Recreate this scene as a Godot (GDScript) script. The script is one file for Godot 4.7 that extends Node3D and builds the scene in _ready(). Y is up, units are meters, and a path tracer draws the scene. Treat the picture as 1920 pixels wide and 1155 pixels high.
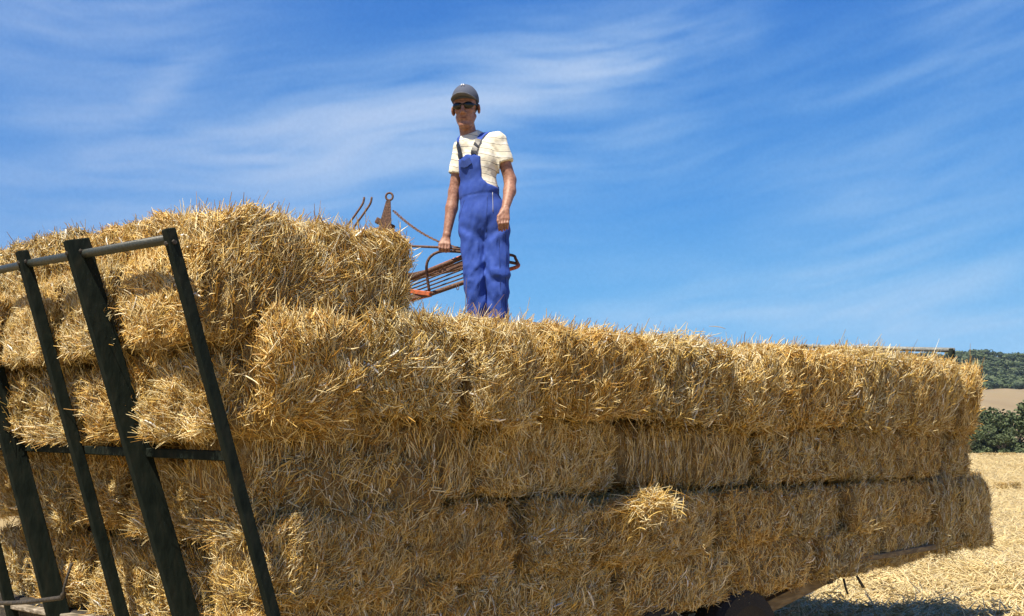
extends Node3D
# A straw wagon seen from its front corner. Wagon frame: s runs along its long side, h is height, w runs from the long side into the load.
const GAP := 3.2                       # metres from the camera to the long side of the load
var WB := Basis(Vector3.UP, deg_to_rad(46.4))
var rng := RandomNumberGenerator.new()
var taken := {}
var nz := FastNoiseLite.new()
var M := {}

func wp(s: float, h: float, w: float) -> Vector3:
	return WB * Vector3(s, h, -(GAP + w))

func numbered(called: String) -> String:
	var n: int = taken.get(called, 0)
	taken[called] = n + 1
	return called if n == 0 else "%s_%03d" % [called, n]

func tag(o: Node, label: String, category: String, group := "", kind := "") -> void:
	if label: o.set_meta("label", label)
	if category: o.set_meta("category", category)
	if group: o.set_meta("group", group)
	if kind: o.set_meta("kind", kind)

func thing(called: String, label: String, category: String, at := Vector3.ZERO, group := "") -> Node3D:
	var o := Node3D.new()
	o.name = numbered(called)
	add_child(o)
	o.position = at
	tag(o, label, category, group)
	return o

func part(called: String, mesh: Mesh, mat: Material, parent: Node, kind := "") -> MeshInstance3D:
	var o := MeshInstance3D.new()
	o.name = called if parent != self else numbered(called)
	o.mesh = mesh
	o.material_override = mat
	parent.add_child(o, true)
	if kind: o.set_meta("kind", kind)
	return o

func noise(seed_: int, freq: float, oct := 3) -> FastNoiseLite:
	var n := FastNoiseLite.new()
	n.seed = seed_
	n.frequency = freq
	n.noise_type = FastNoiseLite.TYPE_SIMPLEX_SMOOTH
	n.fractal_type = FastNoiseLite.FRACTAL_FBM
	n.fractal_octaves = oct
	return n

# ------------------------------------------------------------------ shapes
func begin(smooth := false) -> SurfaceTool:
	var st := SurfaceTool.new()
	st.begin(Mesh.PRIMITIVE_TRIANGLES)
	st.set_smooth_group(0 if smooth else -1)
	return st

func done(st: SurfaceTool) -> ArrayMesh:
	st.generate_normals()
	return st.commit()

func tri(st: SurfaceTool, a: Vector3, b: Vector3, c: Vector3, out: Vector3) -> void:
	st.add_vertex(a)
	if (b - a).cross(c - a).dot(out) > 0.0:
		st.add_vertex(c); st.add_vertex(b)
	else:
		st.add_vertex(b); st.add_vertex(c)

func quad(st: SurfaceTool, a: Vector3, b: Vector3, c: Vector3, d: Vector3, out: Vector3) -> void:
	tri(st, a, b, c, out)
	tri(st, a, c, d, out)

func box_in(st: SurfaceTool, t: Transform3D, size: Vector3, ch := 0.004) -> void:
	var hh := size / 2.0
	ch = minf(ch, minf(hh.x, minf(hh.y, hh.z)) * 0.6)
	var v := func(sx: int, sy: int, sz: int, ax: int) -> Vector3:
		var p := Vector3(sx * (hh.x - ch), sy * (hh.y - ch), sz * (hh.z - ch))
		p[ax] += [sx, sy, sz][ax] * ch
		return t * p
	var mid := t.origin
	for s in [-1, 1]:
		quad(st, v.call(s, -1, -1, 0), v.call(s, 1, -1, 0), v.call(s, 1, 1, 0), v.call(s, -1, 1, 0), t.basis.x * s)
		quad(st, v.call(-1, s, -1, 1), v.call(1, s, -1, 1), v.call(1, s, 1, 1), v.call(-1, s, 1, 1), t.basis.y * s)
		quad(st, v.call(-1, -1, s, 2), v.call(1, -1, s, 2), v.call(1, 1, s, 2), v.call(-1, 1, s, 2), t.basis.z * s)
		for r in [-1, 1]:
			quad(st, v.call(-1, s, r, 1), v.call(1, s, r, 1), v.call(1, s, r, 2), v.call(-1, s, r, 2), t.basis.y * s + t.basis.z * r)
			quad(st, v.call(s, -1, r, 0), v.call(s, 1, r, 0), v.call(s, 1, r, 2), v.call(s, -1, r, 2), t.basis.x * s + t.basis.z * r)
			quad(st, v.call(s, r, -1, 0), v.call(s, r, 1, 0), v.call(s, r, 1, 1), v.call(s, r, -1, 1), t.basis.x * s + t.basis.y * r)
			for q in [-1, 1]:
				tri(st, v.call(s, r, q, 0), v.call(s, r, q, 1), v.call(s, r, q, 2), v.call(s, r, q, 0) - mid)

func box_mesh(t: Transform3D, size: Vector3, ch := 0.004) -> ArrayMesh:
	var st := begin()
	box_in(st, t, size, ch)
	return done(st)

func bar(a: Vector3, b: Vector3, wide: float, deep: float, side: Vector3, ch := 0.003) -> ArrayMesh:
	# a straight bar from a to b; wide is measured along side
	var y := (b - a).normalized()
	var x := (side - y * side.dot(y)).normalized()
	return box_mesh(Transform3D(Basis(x, y, x.cross(y)), (a + b) / 2.0), Vector3(wide, a.distance_to(b), deep), ch)

func tube_in(st: SurfaceTool, pts: Array, rad: Variant, sides := 8, closed := false) -> void:
	var n := pts.size()
	var rings := []
	var up := Vector3.ZERO
	for i in n:
		var p: Vector3 = pts[i]
		var before: Vector3 = pts[(i - 1 + n) % n] if closed or i > 0 else p
		var after: Vector3 = pts[(i + 1) % n] if closed or i < n - 1 else p
		var t := (after - before).normalized()
		if up == Vector3.ZERO:
			up = t.cross(Vector3(0.31, 0.87, 0.38)).normalized()
		up = (up - t * up.dot(t)).normalized()
		var other := t.cross(up)
		var r: float = rad[i] if rad is Array else rad
		var ring := []
		for k in sides:
			var a := TAU * k / sides
			ring.append(p + (up * cos(a) + other * sin(a)) * r)
		rings.append(ring)
	for i in (n if closed else n - 1):
		var j := (i + 1) % n
		for k in sides:
			var l := (k + 1) % sides
			quad(st, rings[i][k], rings[j][k], rings[j][l], rings[i][l], rings[i][k] + rings[i][l] - pts[i] * 2.0)
	if not closed:
		for e in [0, n - 1]:
			var p: Vector3 = pts[e]
			var out: Vector3 = p - pts[1 if e == 0 else n - 2]
			for k in sides:
				tri(st, p, rings[e][k], rings[e][(k + 1) % sides], out)

func tube(pts: Array, rad: Variant, sides := 8, closed := false) -> ArrayMesh:
	var st := begin(true)
	tube_in(st, pts, rad, sides, closed)
	return done(st)

func curve(pts: Array, steps := 6) -> Array:
	# Catmull-Rom through the points
	var out := []
	for i in pts.size() - 1:
		var a: Vector3 = pts[maxi(i - 1, 0)]
		var b: Vector3 = pts[i]
		var c: Vector3 = pts[i + 1]
		var d: Vector3 = pts[mini(i + 2, pts.size() - 1)]
		for k in steps:
			out.append(b.cubic_interpolate(c, a, d, float(k) / steps))
	out.append(pts[-1])
	return out

func lathe(profile: Array, centre: Vector3, axis: Vector3, sides := 32) -> ArrayMesh:
	# profile of Vector2(radius, distance along axis); the last joins the first
	var st := begin()
	var x := axis.cross(Vector3(0.1, 1, 0.2)).normalized()
	var z := axis.cross(x).normalized()
	var n := profile.size()
	for i in n:
		var p: Vector2 = profile[i]
		var q: Vector2 = profile[(i + 1) % n]
		var edge := q - p
		for k in sides:
			var a := TAU * k / sides
			var b := TAU * (k + 1) / sides
			var ra := x * cos(a) + z * sin(a)
			var rb := x * cos(b) + z * sin(b)
			var out := (ra * -edge.y + axis * edge.x)
			quad(st, centre + ra * p.x + axis * p.y, centre + rb * p.x + axis * p.y, centre + rb * q.x + axis * q.y, centre + ra * q.x + axis * q.y, out)
	return done(st)

# ------------------------------------------------------------------ materials
func mat(c: Color, rough := 0.8, metal := 0.0) -> StandardMaterial3D:
	var m := StandardMaterial3D.new()
	m.albedo_color = c.linear_to_srgb()
	m.roughness = rough
	m.metallic = metal
	return m

func noise_tex(seed_: int, freq: float, a: Color, b: Color, c: Color, size := 256) -> NoiseTexture2D:
	# colours are linear
	var t := NoiseTexture2D.new()
	t.width = size; t.height = size; t.seamless = true
	t.noise = noise(seed_, freq, 5)
	var g := Gradient.new()
	g.offsets = PackedFloat32Array([0.15, 0.5, 0.85])
	g.colors = PackedColorArray([a.linear_to_srgb(), b.linear_to_srgb(), c.linear_to_srgb()])
	t.color_ramp = g
	return t

func grained(seed_: int, freq: float, a: Color, b: Color, c: Color, scale_: Vector3, rough := 0.8, relief := 0.0) -> StandardMaterial3D:
	var m := StandardMaterial3D.new()
	m.albedo_texture = noise_tex(seed_, freq, a, b, c)
	m.uv1_triplanar = true
	m.uv1_scale = scale_
	m.roughness = rough
	if relief > 0.0:
		m.heightmap_enabled = true
		m.heightmap_texture = noise_tex(seed_ + 7, freq * 1.7, Color(0, 0, 0), Color(0.2, 0.2, 0.2), Color(1, 1, 1))
		m.heightmap_scale = relief
	return m

func straw_textures() -> Array:
	# a mat of crossing straws: colour and height
	var n := 512
	var im := Image.create(n, n, false, Image.FORMAT_RGB8)
	var hi := Image.create(n, n, false, Image.FORMAT_RGB8)
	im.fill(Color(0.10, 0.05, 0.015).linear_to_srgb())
	hi.fill(Color(0.1, 0.1, 0.1))
	for i in 5200:
		var x := rng.randf() * n
		var y := rng.randf() * n
		var a := PI / 2 + rng.randfn(0.0, 0.5)
		var l := rng.randf_range(18, 85)
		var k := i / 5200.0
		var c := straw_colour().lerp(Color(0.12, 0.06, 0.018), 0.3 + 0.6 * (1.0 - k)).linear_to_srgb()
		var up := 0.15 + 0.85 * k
		var bend := rng.randfn(0.0, 0.006)
		for s in int(l):
			var px := int(x) % n
			var py := int(y) % n
			im.set_pixel(px, py, c)
			hi.set_pixel(px, py, Color(up, up, up))
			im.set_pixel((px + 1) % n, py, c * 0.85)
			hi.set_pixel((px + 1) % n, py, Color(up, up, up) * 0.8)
			a += bend
			x += cos(a) + n; y += sin(a) + n
			x = fmod(x, n); y = fmod(y, n)
	return [ImageTexture.create_from_image(im), ImageTexture.create_from_image(hi)]

func straw_colour() -> Color:
	var r := rng.randf()
	var c: Color
	if r < 0.025:
		c = Color(0.92, 0.87, 0.68)
	elif r < 0.38:
		c = Color(0.86, 0.74, 0.43)
	elif r < 0.68:
		c = Color(0.72, 0.51, 0.15)
	else:
		c = Color(0.42, 0.235, 0.045)
	return c * rng.randf_range(0.82, 1.12)

func make_materials() -> void:
	var t := straw_textures()
	var core := StandardMaterial3D.new()
	core.albedo_texture = t[0]
	core.uv1_triplanar = true
	core.uv1_scale = Vector3(2.6, 2.6, 2.6)
	core.roughness = 0.9
	core.heightmap_enabled = true
	core.heightmap_texture = t[1]
	core.heightmap_scale = 0.6
	M.core = core
	var s := mat(Color(1, 1, 1), 0.5)
	s.vertex_color_use_as_albedo = true
	s.backlight_enabled = true
	s.backlight = Color(0.42, 0.38, 0.28)
	M.straw = s
	var g := StandardMaterial3D.new()
	g.albedo_texture = noise_tex(61, 0.09, Color(0.20, 0.14, 0.055), Color(0.33, 0.245, 0.11), Color(0.47, 0.36, 0.18), 512)
	g.uv1_triplanar = true
	g.uv1_world_triplanar = true
	g.uv1_scale = Vector3(0.9, 0.9, 0.9)
	g.roughness = 0.95
	g.vertex_color_use_as_albedo = true
	M.ground = g
	M.green = grained(3, 0.03, Color(0.009, 0.013, 0.011), Color(0.012, 0.017, 0.014), Color(0.02, 0.023, 0.018), Vector3(2.2, 0.9, 2.2), 0.8, 0.15)
	M.green.metallic_specular = 0.15
	M.rail = grained(4, 0.04, Color(0.012, 0.018, 0.015), Color(0.018, 0.026, 0.022), Color(0.045, 0.044, 0.034), Vector3(5, 5, 5), 0.5, 0.1)
	M.wood = grained(5, 0.02, Color(0.11, 0.08, 0.04), Color(0.17, 0.12, 0.06), Color(0.25, 0.19, 0.10), Vector3(1.2, 6, 6), 0.85, 0.3)
	M.grey_wood = grained(6, 0.02, Color(0.10, 0.085, 0.06), Color(0.2, 0.17, 0.13), Color(0.38, 0.34, 0.28), Vector3(2, 6, 2), 0.9, 0.3)
	M.rust = grained(7, 0.03, Color(0.055, 0.03, 0.021), Color(0.125, 0.068, 0.045), Color(0.21, 0.115, 0.075), Vector3(7, 7, 7), 0.8, 0.15)
	M.orange = grained(8, 0.025, Color(0.16, 0.06, 0.03), Color(0.5, 0.11, 0.03), Color(0.62, 0.16, 0.05), Vector3(5, 5, 5), 0.6, 0.1)
	M.steel = grained(9, 0.03, Color(0.10, 0.11, 0.10), Color(0.2, 0.21, 0.2), Color(0.36, 0.38, 0.36), Vector3(6, 6, 6), 0.5, 0.05)
	M.dark = grained(10, 0.03, Color(0.016, 0.014, 0.012), Color(0.03, 0.026, 0.022), Color(0.07, 0.055, 0.035), Vector3(5, 5, 5), 0.8, 0.2)
	M.tyre = grained(11, 0.04, Color(0.007, 0.006, 0.006), Color(0.011, 0.010, 0.009), Color(0.03, 0.025, 0.017), Vector3(6, 6, 6), 0.9, 0.2)

# ------------------------------------------------------------------ straw bales
func straw_mesh(bow: float, length: float, r: float, flat: float) -> ArrayMesh:
	var st := begin(true)
	var seg := 3
	var ring := func(i: int) -> Array:
		var t := float(i) / seg - 0.5
		var c := Vector3(bow * (0.25 - t * t) * 4.0, t * length, 0)
		var k := 1.0 if i > 0 and i < seg else 0.6
		var out := []
		for j in 3:
			var a := TAU * j / 3.0
			out.append(c + Vector3(cos(a) * r * k * flat, 0, sin(a) * r * k))
		return out
	for i in seg:
		var a: Array = ring.call(i)
		var b: Array = ring.call(i + 1)
		var mid: Vector3 = (a[0] + a[1] + a[2]) / 3.0
		for j in 3:
			var l := (j + 1) % 3
			quad(st, a[j], b[j], b[l], a[l], a[j] + a[l] - mid * 2.0)
	return done(st)

class Bale:
	var half := Vector3(0.5, 0.19, 0.24)
	var n1: FastNoiseLite
	var n2: FastNoiseLite
	var grooves: FastNoiseLite
	var deep := 0.016
	var lump := 0.036
	var ribs := false
	func cleft(x: float) -> float:
		# how deep in a gap between two pressed flakes, 0 to 1
		var u := x / 0.082 + 0.35 * n2.get_noise_1d(x * 300.0)
		return exp(-pow((u - roundf(u)) * 0.082 / 0.014, 2.0))
	func at(c: Vector3) -> Vector3:
		var p := 9.0
		var l := pow(pow(absf(c.x), p) + pow(absf(c.y), p) + pow(absf(c.z), p), 1.0 / p)
		var q := c / l
		var v := q * half
		v.z *= 1.0 + 0.05 * (1.0 - q.y * q.y)
		v.x *= 1.0 + 0.025 * (1.0 - q.y * q.y)
		var g := grooves.get_noise_2d(v.x * 100.0, v.y * 6.0)
		var inward := smoothstep(0.0, 0.34, absf(g))
		if ribs: inward = 1.0 - cleft(v.x)
		var side := Vector3(0, q.y, q.z).normalized() if absf(q.x) < 0.93 else Vector3.ZERO
		v -= side * (1.0 - inward) * deep
		v += q.normalized() * (n1.get_noise_3dv(v * 100.0) * lump + n2.get_noise_3dv(v * 100.0) * 0.012)
		return v

const FACES := [[Vector3(0, 0, 1), Vector3(1, 0, 0), Vector3(0, 1, 0)], [Vector3(0, 1, 0), Vector3(1, 0, 0), Vector3(0, 0, 1)], [Vector3(-1, 0, 0), Vector3(0, 0, 1), Vector3(0, 1, 0)],
	[Vector3(1, 0, 0), Vector3(0, 0, 1), Vector3(0, 1, 0)], [Vector3(0, 0, -1), Vector3(1, 0, 0), Vector3(0, 1, 0)], [Vector3(0, -1, 0), Vector3(1, 0, 0), Vector3(0, 0, 1)]]

func bale_core(b: Bale) -> ArrayMesh:
	var st := begin(true)
	for f in FACES:
		var n: Vector3 = f[0]
		var nu := (110 if b.ribs else 36) if f[1].x != 0 else 16
		var nv := 14
		for i in nu:
			for j in nv:
				var pts := []
				for o in [[0, 0], [1, 0], [1, 1], [0, 1]]:
					pts.append(b.at(n + f[1] * (2.0 * (i + o[0]) / nu - 1.0) + f[2] * (2.0 * (j + o[1]) / nv - 1.0)))
				quad(st, pts[0], pts[1], pts[2], pts[3], n)
	st.index()
	return done(st)

func bale_straw(b: Bale, shares: Array, count: int, mesh: Mesh, thick: float, messy: float, tint: Color, wild: float) -> MultiMesh:
	var mm := MultiMesh.new()
	mm.transform_format = MultiMesh.TRANSFORM_3D
	mm.use_colors = true
	mm.mesh = mesh
	mm.instance_count = count
	var lay := noise(rng.randi() % 10000, 0.045, 2)
	var tone := noise(rng.randi() % 10000, 0.06, 2)
	for i in count:
		var r := rng.randf()
		var fi := 0
		while fi < 5 and r > shares[fi]:
			r -= shares[fi]
			fi += 1
		var f: Array = FACES[fi]
		var n: Vector3 = f[0]
		var u := rng.randf_range(-1, 1)
		var v := rng.randf_range(-1, 1)
		if fi != 1 and fi != 5 and rng.randf() < 0.10:
			v = signf(v) * (1.0 - absf(rng.randfn(0.0, 0.08)))   # more loose ends along the edges
		v = clampf(v, -1, 1)
		var c: Vector3 = n + f[1] * u + f[2] * v
		var p := b.at(c)
		if b.ribs and rng.randf() < 1.4 * b.cleft(p.x): p.x += rng.randf_range(0.012, 0.05)
		var e := 0.04
		var tu := (b.at(n + f[1] * clampf(u + e, -1, 1) + f[2] * v) - b.at(n + f[1] * clampf(u - e, -1, 1) + f[2] * v)).normalized()
		var tv := (b.at(n + f[1] * u + f[2] * clampf(v + e, -1, 1)) - b.at(n + f[1] * u + f[2] * clampf(v - e, -1, 1))).normalized()
		var nn := tu.cross(tv).normalized()
		if nn.dot(n) < 0.0: nn = -nn
		var along := lay.get_noise_3dv(p * 100.0)
		var ang := PI / 2 + (along * 2.2 + rng.randfn(0.0, 0.45)) * wild
		if rng.randf() < 0.30 * wild: ang = rng.randf() * PI
		var tilt := absf(rng.randfn(0.0, 0.10)) - 0.03
		if rng.randf() < messy: tilt = rng.randf_range(0.2, 0.95)
		if fi == 1: tilt *= 1.15
		var dir := ((tu * cos(ang) + tv * sin(ang)) * cos(tilt) + nn * sin(tilt)).normalized()
		var x := dir.cross(nn).normalized().rotated(dir, rng.randf_range(-0.9, 0.9))
		if x.length() < 0.5: x = dir.cross(Vector3(0.3, 0.2, 0.9)).normalized()
		var k := rng.randf_range(0.3, 1.05)
		if rng.randf() < 0.03: k *= 1.6
		var w := thick * rng.randf_range(0.7, 1.25) * (1.7 if rng.randf() < 0.05 else 1.0)
		var col := straw_colour() * (1.0 + 0.28 * tone.get_noise_3dv(p * 100.0)) * tint
		if rng.randf() < 0.0035:           # a broad pale leaf
			w = 2.9
			k = rng.randf_range(0.5, 0.9)
			col = Color(0.95, 0.92, 0.82)
		var z := x.cross(dir)
		var o := p + nn * rng.randf_range(-0.008, 0.014) + dir * sin(tilt) * 0.05 * k
		mm.set_instance_transform(i, Transform3D(Basis(x * w, dir * k, z * w), o))
		mm.set_instance_color(i, col)
	return mm

var bales := {}
var bale_n := 0
func make_bales() -> void:
	var fine := [straw_mesh(0.004, 0.12, 0.0013, 1.4), straw_mesh(0.006, 0.11, 0.0013, 1.6), straw_mesh(0.002, 0.12, 0.0013, 1.9)]
	for k in 3:
		for kind in ["long", "end", "far_long", "far_end", "rough", "far_rough", "ribbed"]:
			if kind == "ribbed" and k > 0: continue
			var b := Bale.new()
			var sd := rng.randi() % 100000
			b.n1 = noise(sd, 0.045, 2)
			if kind.ends_with("end") or kind.ends_with("rough"): b.lump = 0.046
			b.n2 = noise(sd + 1, 0.2, 2)
			b.grooves = noise(sd + 2, 0.075, 1)
			b.deep = [0.016, 0.026, 0.034][k]
			if kind == "ribbed":
				b.deep = 0.045
				b.ribs = true
				b.lump = 0.018
			var shares := [0.44, 0.27, 0.11, 0.11, 0.0, 0.07] if not kind.ends_with("end") else [0.13, 0.27, 0.42, 0.0, 0.13, 0.05]
			var far: bool = kind.begins_with("far")
			var mm := bale_straw(b, shares, 6500 if far else 5500 if kind == "ribbed" else 11500, fine[k], 1.35 if far else 1.0, 0.02 if kind == "ribbed" else 0.07 if kind.ends_with("long") else 0.15, [Color(1, 1, 1), Color(0.98, 0.93, 0.82), Color(0.90, 0.92, 0.98)][k], 0.28 if kind == "ribbed" else 1.0)
			var root := Node3D.new()
			root.name = "straw_bale"
			part("packed_straw", bale_core(b), M.core, root)
			var o := MultiMeshInstance3D.new()
			o.name = "loose_straw"
			o.multimesh = mm
			o.material_override = M.straw
			o.set_meta("kind", "stuff")
			root.add_child(o, true)
			bales["%s%d" % [kind, k]] = root

func bale(kind: String, s0: float, s1: float, h0: float, h1: float, w0: float, w1: float, label: String, group: String, tilt := Vector3.ZERO) -> Node3D:
	# kind «long»: its length lies along the wagon; «end»: an end looks out of the long side; «front»: an end looks out of the front
	var far := (s0 + s1) / 2.0 > 4.6
	var proto: String = ("far_" if far else "") + ("long" if kind == "across" else "end" if kind == "front" else kind) + str(bale_n % 3)
	bale_n += 1
	if kind == "ribbed": proto = "ribbed0"
	var o: Node3D = bales[proto].duplicate()
	o.name = numbered("straw_bale")
	add_child(o)
	tag(o, label, "straw bale", group)
	var size := Vector3(s1 - s0, h1 - h0, w1 - w0)
	var turn := 0.0
	if kind == "end": turn = PI / 2
	elif kind == "across": turn = -PI / 2      # its long side looks out of the front
	if turn != 0.0: size = Vector3(size.z, size.y, size.x)
	var b := WB * Basis(Vector3.UP, turn + tilt.y) * Basis(Vector3(0, 0, 1), tilt.z) * Basis(Vector3(1, 0, 0), tilt.x)
	var sc := (size - Vector3(0.055, 0.04, 0.05)) / Vector3(1.0, 0.38, 0.48)   # loose straw adds a little all round
	var centre := wp((s0 + s1) / 2.0, (h0 + h1) / 2.0, (w0 + w1) / 2.0)
	o.transform = Transform3D(b * Basis.from_scale(sc), centre)
	# the base of the thing is at its centre line: move the node down and its parts up
	o.position = centre - b.y * size.y / 2.0
	for ch in o.get_children():
		ch.position = Vector3(0, 0.19, 0)
	return o

const ORD := ["first", "second", "third", "fourth", "fifth", "sixth", "seventh", "eighth", "ninth", "tenth"]

func stack_bales() -> void:
	var j := func(a: float) -> float: return rng.randf_range(-a, a)
	# the highest layer, at the front
	bale("rough", 1.80, 2.78, 2.12, 2.525, -0.03, 0.42, "big straw bale on top at the front corner, highest of the long side", "bales of the highest layer", Vector3(0, 0.0, 0.035))
	bale("across", 1.88, 2.34, 2.24, 2.59, 0.46, 1.46, "straw bale of the highest layer, behind the wide green post", "bales of the highest layer", Vector3(0, 0.02, 0))
	bale("across", 1.88, 2.34, 2.30, 2.67, 1.49, 2.5, "straw bale of the highest layer, at the far left above the rail", "bales of the highest layer")
	bale("end", 2.28, 2.74, 2.13, 2.50, 0.54, 1.5, "straw bale of the highest layer, right behind the big corner bale", "bales of the highest layer")
	# the long side: top row
	var g := "bales of the top row on the long side"
	bale("end", 1.93, 2.42, 1.70, 2.16, -0.13, 0.85, "sunlit bale end under the big corner bale, beside the corner post", g, Vector3(0.05, 0.05, 0.02))
	bale("end", 2.44, 2.97, 1.74, 2.19, -0.11, 0.85, "shaggy bale end with pale straw tips under the big corner bale", g, Vector3(0.0, -0.06, -0.02))
	bale("end", 2.99, 3.46, 1.74, 2.215, -0.13, 0.80, "sagging bale end in the top row, below the man's boots", g, Vector3(0.06, 0.05, 0.03))
	var a := [[3.47, 4.30, 2.235, "rough"], [4.31, 5.18, 2.25, "rough"], [5.20, 5.72, 2.285, "end"], [5.74, 6.75, 2.31, "rough"], [6.77, 7.75, 2.36, "rough"], [7.77, 8.70, 2.385, "rough"], [8.71, 9.06, 2.41, "end"]]
	for i in a.size():
		var e: Array = a[i]
		bale(e[3], e[0], e[1], 1.80, e[2], -0.115 + j.call(0.025), 0.42 if e[3] == "rough" else 0.85,
			"sunlit bale of the top row, last one at the rear end" if i == 6 else "half sunlit bale of the top row, %s to the right of the man" % ORD[i], g, Vector3(0.17 + j.call(0.06), j.call(0.04), j.call(0.02)) if e[3] == "rough" else Vector3(j.call(0.02), j.call(0.04), 0.15))
	# the long side: middle row
	g = "bales of the middle row on the long side"
	var b := [[2.00, 3.18, "ribbed"], [3.20, 4.25, "long"], [4.28, 5.60, "ribbed"], [5.62, 6.68, "long"], [6.71, 7.64, "long"], [7.66, 8.60, "long"], [8.61, 9.2, "end"]]
	for i in b.size():
		var e: Array = b[i]
		bale(e[2], e[0], e[1], 1.405, 1.79, 0.05 + j.call(0.02), 0.95 if e[2] == "end" else 0.5,
			["brown ribbed bale of the middle row, next to the corner post", "smooth brown bale of the middle row, below the man", "long ribbed bale of the middle row, third from the corner post", "greyish bale of the middle row, fourth from the corner post",
			"brown bale of the middle row, fifth from the corner post", "shaded bale of the middle row, second from the rear end", "bale end closing the middle row at the rear end"][i], g, Vector3(0, j.call(0.02), j.call(0.008)))
	# the long side: lower row
	g = "bales of the lower row on the long side"
	var c := [[2.06, 2.78, "rough"], [2.80, 3.45, "rough"], [3.47, 3.93, "end"], [3.95, 5.08, "rough"], [5.10, 5.88, "rough"], [5.90, 6.70, "rough"], [6.72, 7.48, "rough"], [7.50, 8.28, "rough"], [8.30, 8.82, "end"], [8.86, 9.6, "end"]]
	for i in c.size():
		var e: Array = c[i]
		var low := 0.80 if i >= 8 else 1.05
		bale(e[2], e[0], e[1], low, 1.40, 0.015 + j.call(0.045) + (0.0 if i < 9 else 0.02), 0.42 if e[2] == "rough" else 0.8,
			"dark bale end jutting out lowest at the rear corner" if i == 9 else "dark bale end of the lower row, beside the jutting rear corner bale" if i == 8 else "shaded shaggy bale of the lower row, %s from the corner post" % ORD[i], g, Vector3(j.call(0.06), j.call(0.06), j.call(0.03)))
	# the long side: bottom row on the bed
	g = "bales of the bottom row on the long side"
	var d := [[2.08, 3.10], [3.12, 4.18], [4.20, 5.25], [5.27, 6.30], [6.32, 7.30], [7.32, 8.28]]
	for i in d.size():
		bale("rough", d[i][0], d[i][1], 0.745 if i < 4 else 0.765, 1.10, 0.02 + j.call(0.025), 0.42, "flattened bale of the bottom row on the wagon bed, %s from the corner post" % ORD[i], g, Vector3(j.call(0.03), j.call(0.04), j.call(0.012)))
	# the front, behind the rack: four rows of bale ends that step back downwards
	var rows := [["top", 1.73, 2.00, 2.37, [-0.03, 0.57, 0.64, 1.16, 1.20, 1.72, 1.76, 2.3, 2.34, 2.9]], ["second", 1.84, 1.645, 1.995, [0.0, 0.55, 0.58, 1.14, 1.18, 1.72, 1.75, 2.32, 2.36, 2.92]], ["third", 2.04, 1.26, 1.625, [0.02, 0.50, 0.53, 1.05, 1.09, 1.62, 1.66, 2.25, 2.29, 2.85]], ["bottom", 2.14, 0.83, 1.24, [0.04, 0.46, 0.50, 0.98, 1.02, 1.55, 1.6, 2.2, 2.24, 2.8]]]
	var col := ["between corner and wide post", "behind the wide green post", "left of the thin green post", "at the picture's left edge", "beyond the picture's left edge"]
	for ri in 4:
		var r: Array = rows[ri]
		for k in 5:
			bale("front", r[1] + j.call(0.02), r[1] + (0.93 if ri > 0 else 0.5), r[2] + j.call(0.012), r[3] + j.call(0.015), r[4][k * 2], r[4][k * 2 + 1],
				"straw bale end in the %s row behind the rack, %s" % [r[0], col[k]], "bale ends behind the green front rack", Vector3(j.call(0.03), j.call(0.05), j.call(0.05)))
	# what fills the load between the outer bales, nobody could count it
	var st := begin()
	box_in(st, Transform3D(WB, wp(5.6, 1.48, 1.42)), Vector3(6.5, 1.34, 2.0), 0.1)
	tag(part("inner_straw", done(st), M.core, self), "", "", "", "stuff")

# ------------------------------------------------------------------ sky
var ribbons := [
	[[Vector2(-23, 15.6), Vector2(-14.5, 16.7), Vector2(-9, 17.9), Vector2(-3.9, 18.6), Vector2(1.5, 20.6), Vector2(8, 22.0), Vector2(13, 23.0)], 1.4, 1.05],
	[[Vector2(-17, 15.6), Vector2(-11, 16.6), Vector2(-6, 17.3), Vector2(0, 17.6)], 1.2, 0.9],
	[[Vector2(-29, 17.2), Vector2(-24.5, 17.0), Vector2(-21.5, 17.5), Vector2(-19.4, 19.6), Vector2(-17, 21.3)], 0.9, 0.65],
	[[Vector2(-30, 14.2), Vector2(-20, 14.6), Vector2(-10, 15.2), Vector2(0, 15.6), Vector2(8, 16.6)], 1.5, 0.42],
	[[Vector2(-30, 22.5), Vector2(-22, 23.0), Vector2(-12, 24.5)], 1.6, 0.3],
	[[Vector2(0, 17.4), Vector2(10, 19.5), Vector2(20, 21.8), Vector2(29, 23.2)], 2.0, 0.14],
	[[Vector2(-6, 21.8), Vector2(4, 22.6), Vector2(14, 25)], 1.6, 0.35],
	[[Vector2(2, 7.0), Vector2(12, 7.8), Vector2(30, 6.6)], 0.9, 0.42],
	[[Vector2(6, 9.6), Vector2(18, 9.3), Vector2(31, 8.4)], 1.0, 0.22],
	[[Vector2(-31, 11.5), Vector2(-20, 12.2), Vector2(-8, 12.6)], 1.2, 0.3],
	[[Vector2(-34, 20.2), Vector2(-22, 19.4), Vector2(-10, 19.6), Vector2(0, 19.2)], 2.4, 0.34],
	[[Vector2(-34, 13.0), Vector2(-20, 13.6), Vector2(-6, 14.0)], 1.6, 0.3],
	[[Vector2(14, 18.6), Vector2(22, 19.4), Vector2(30, 20.6)], 0.7, 0.22],
]
var cn1 := noise(71, 1.0, 4)
var cn2 := noise(72, 1.0, 3)
var cn3 := noise(73, 1.0, 2)

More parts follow.
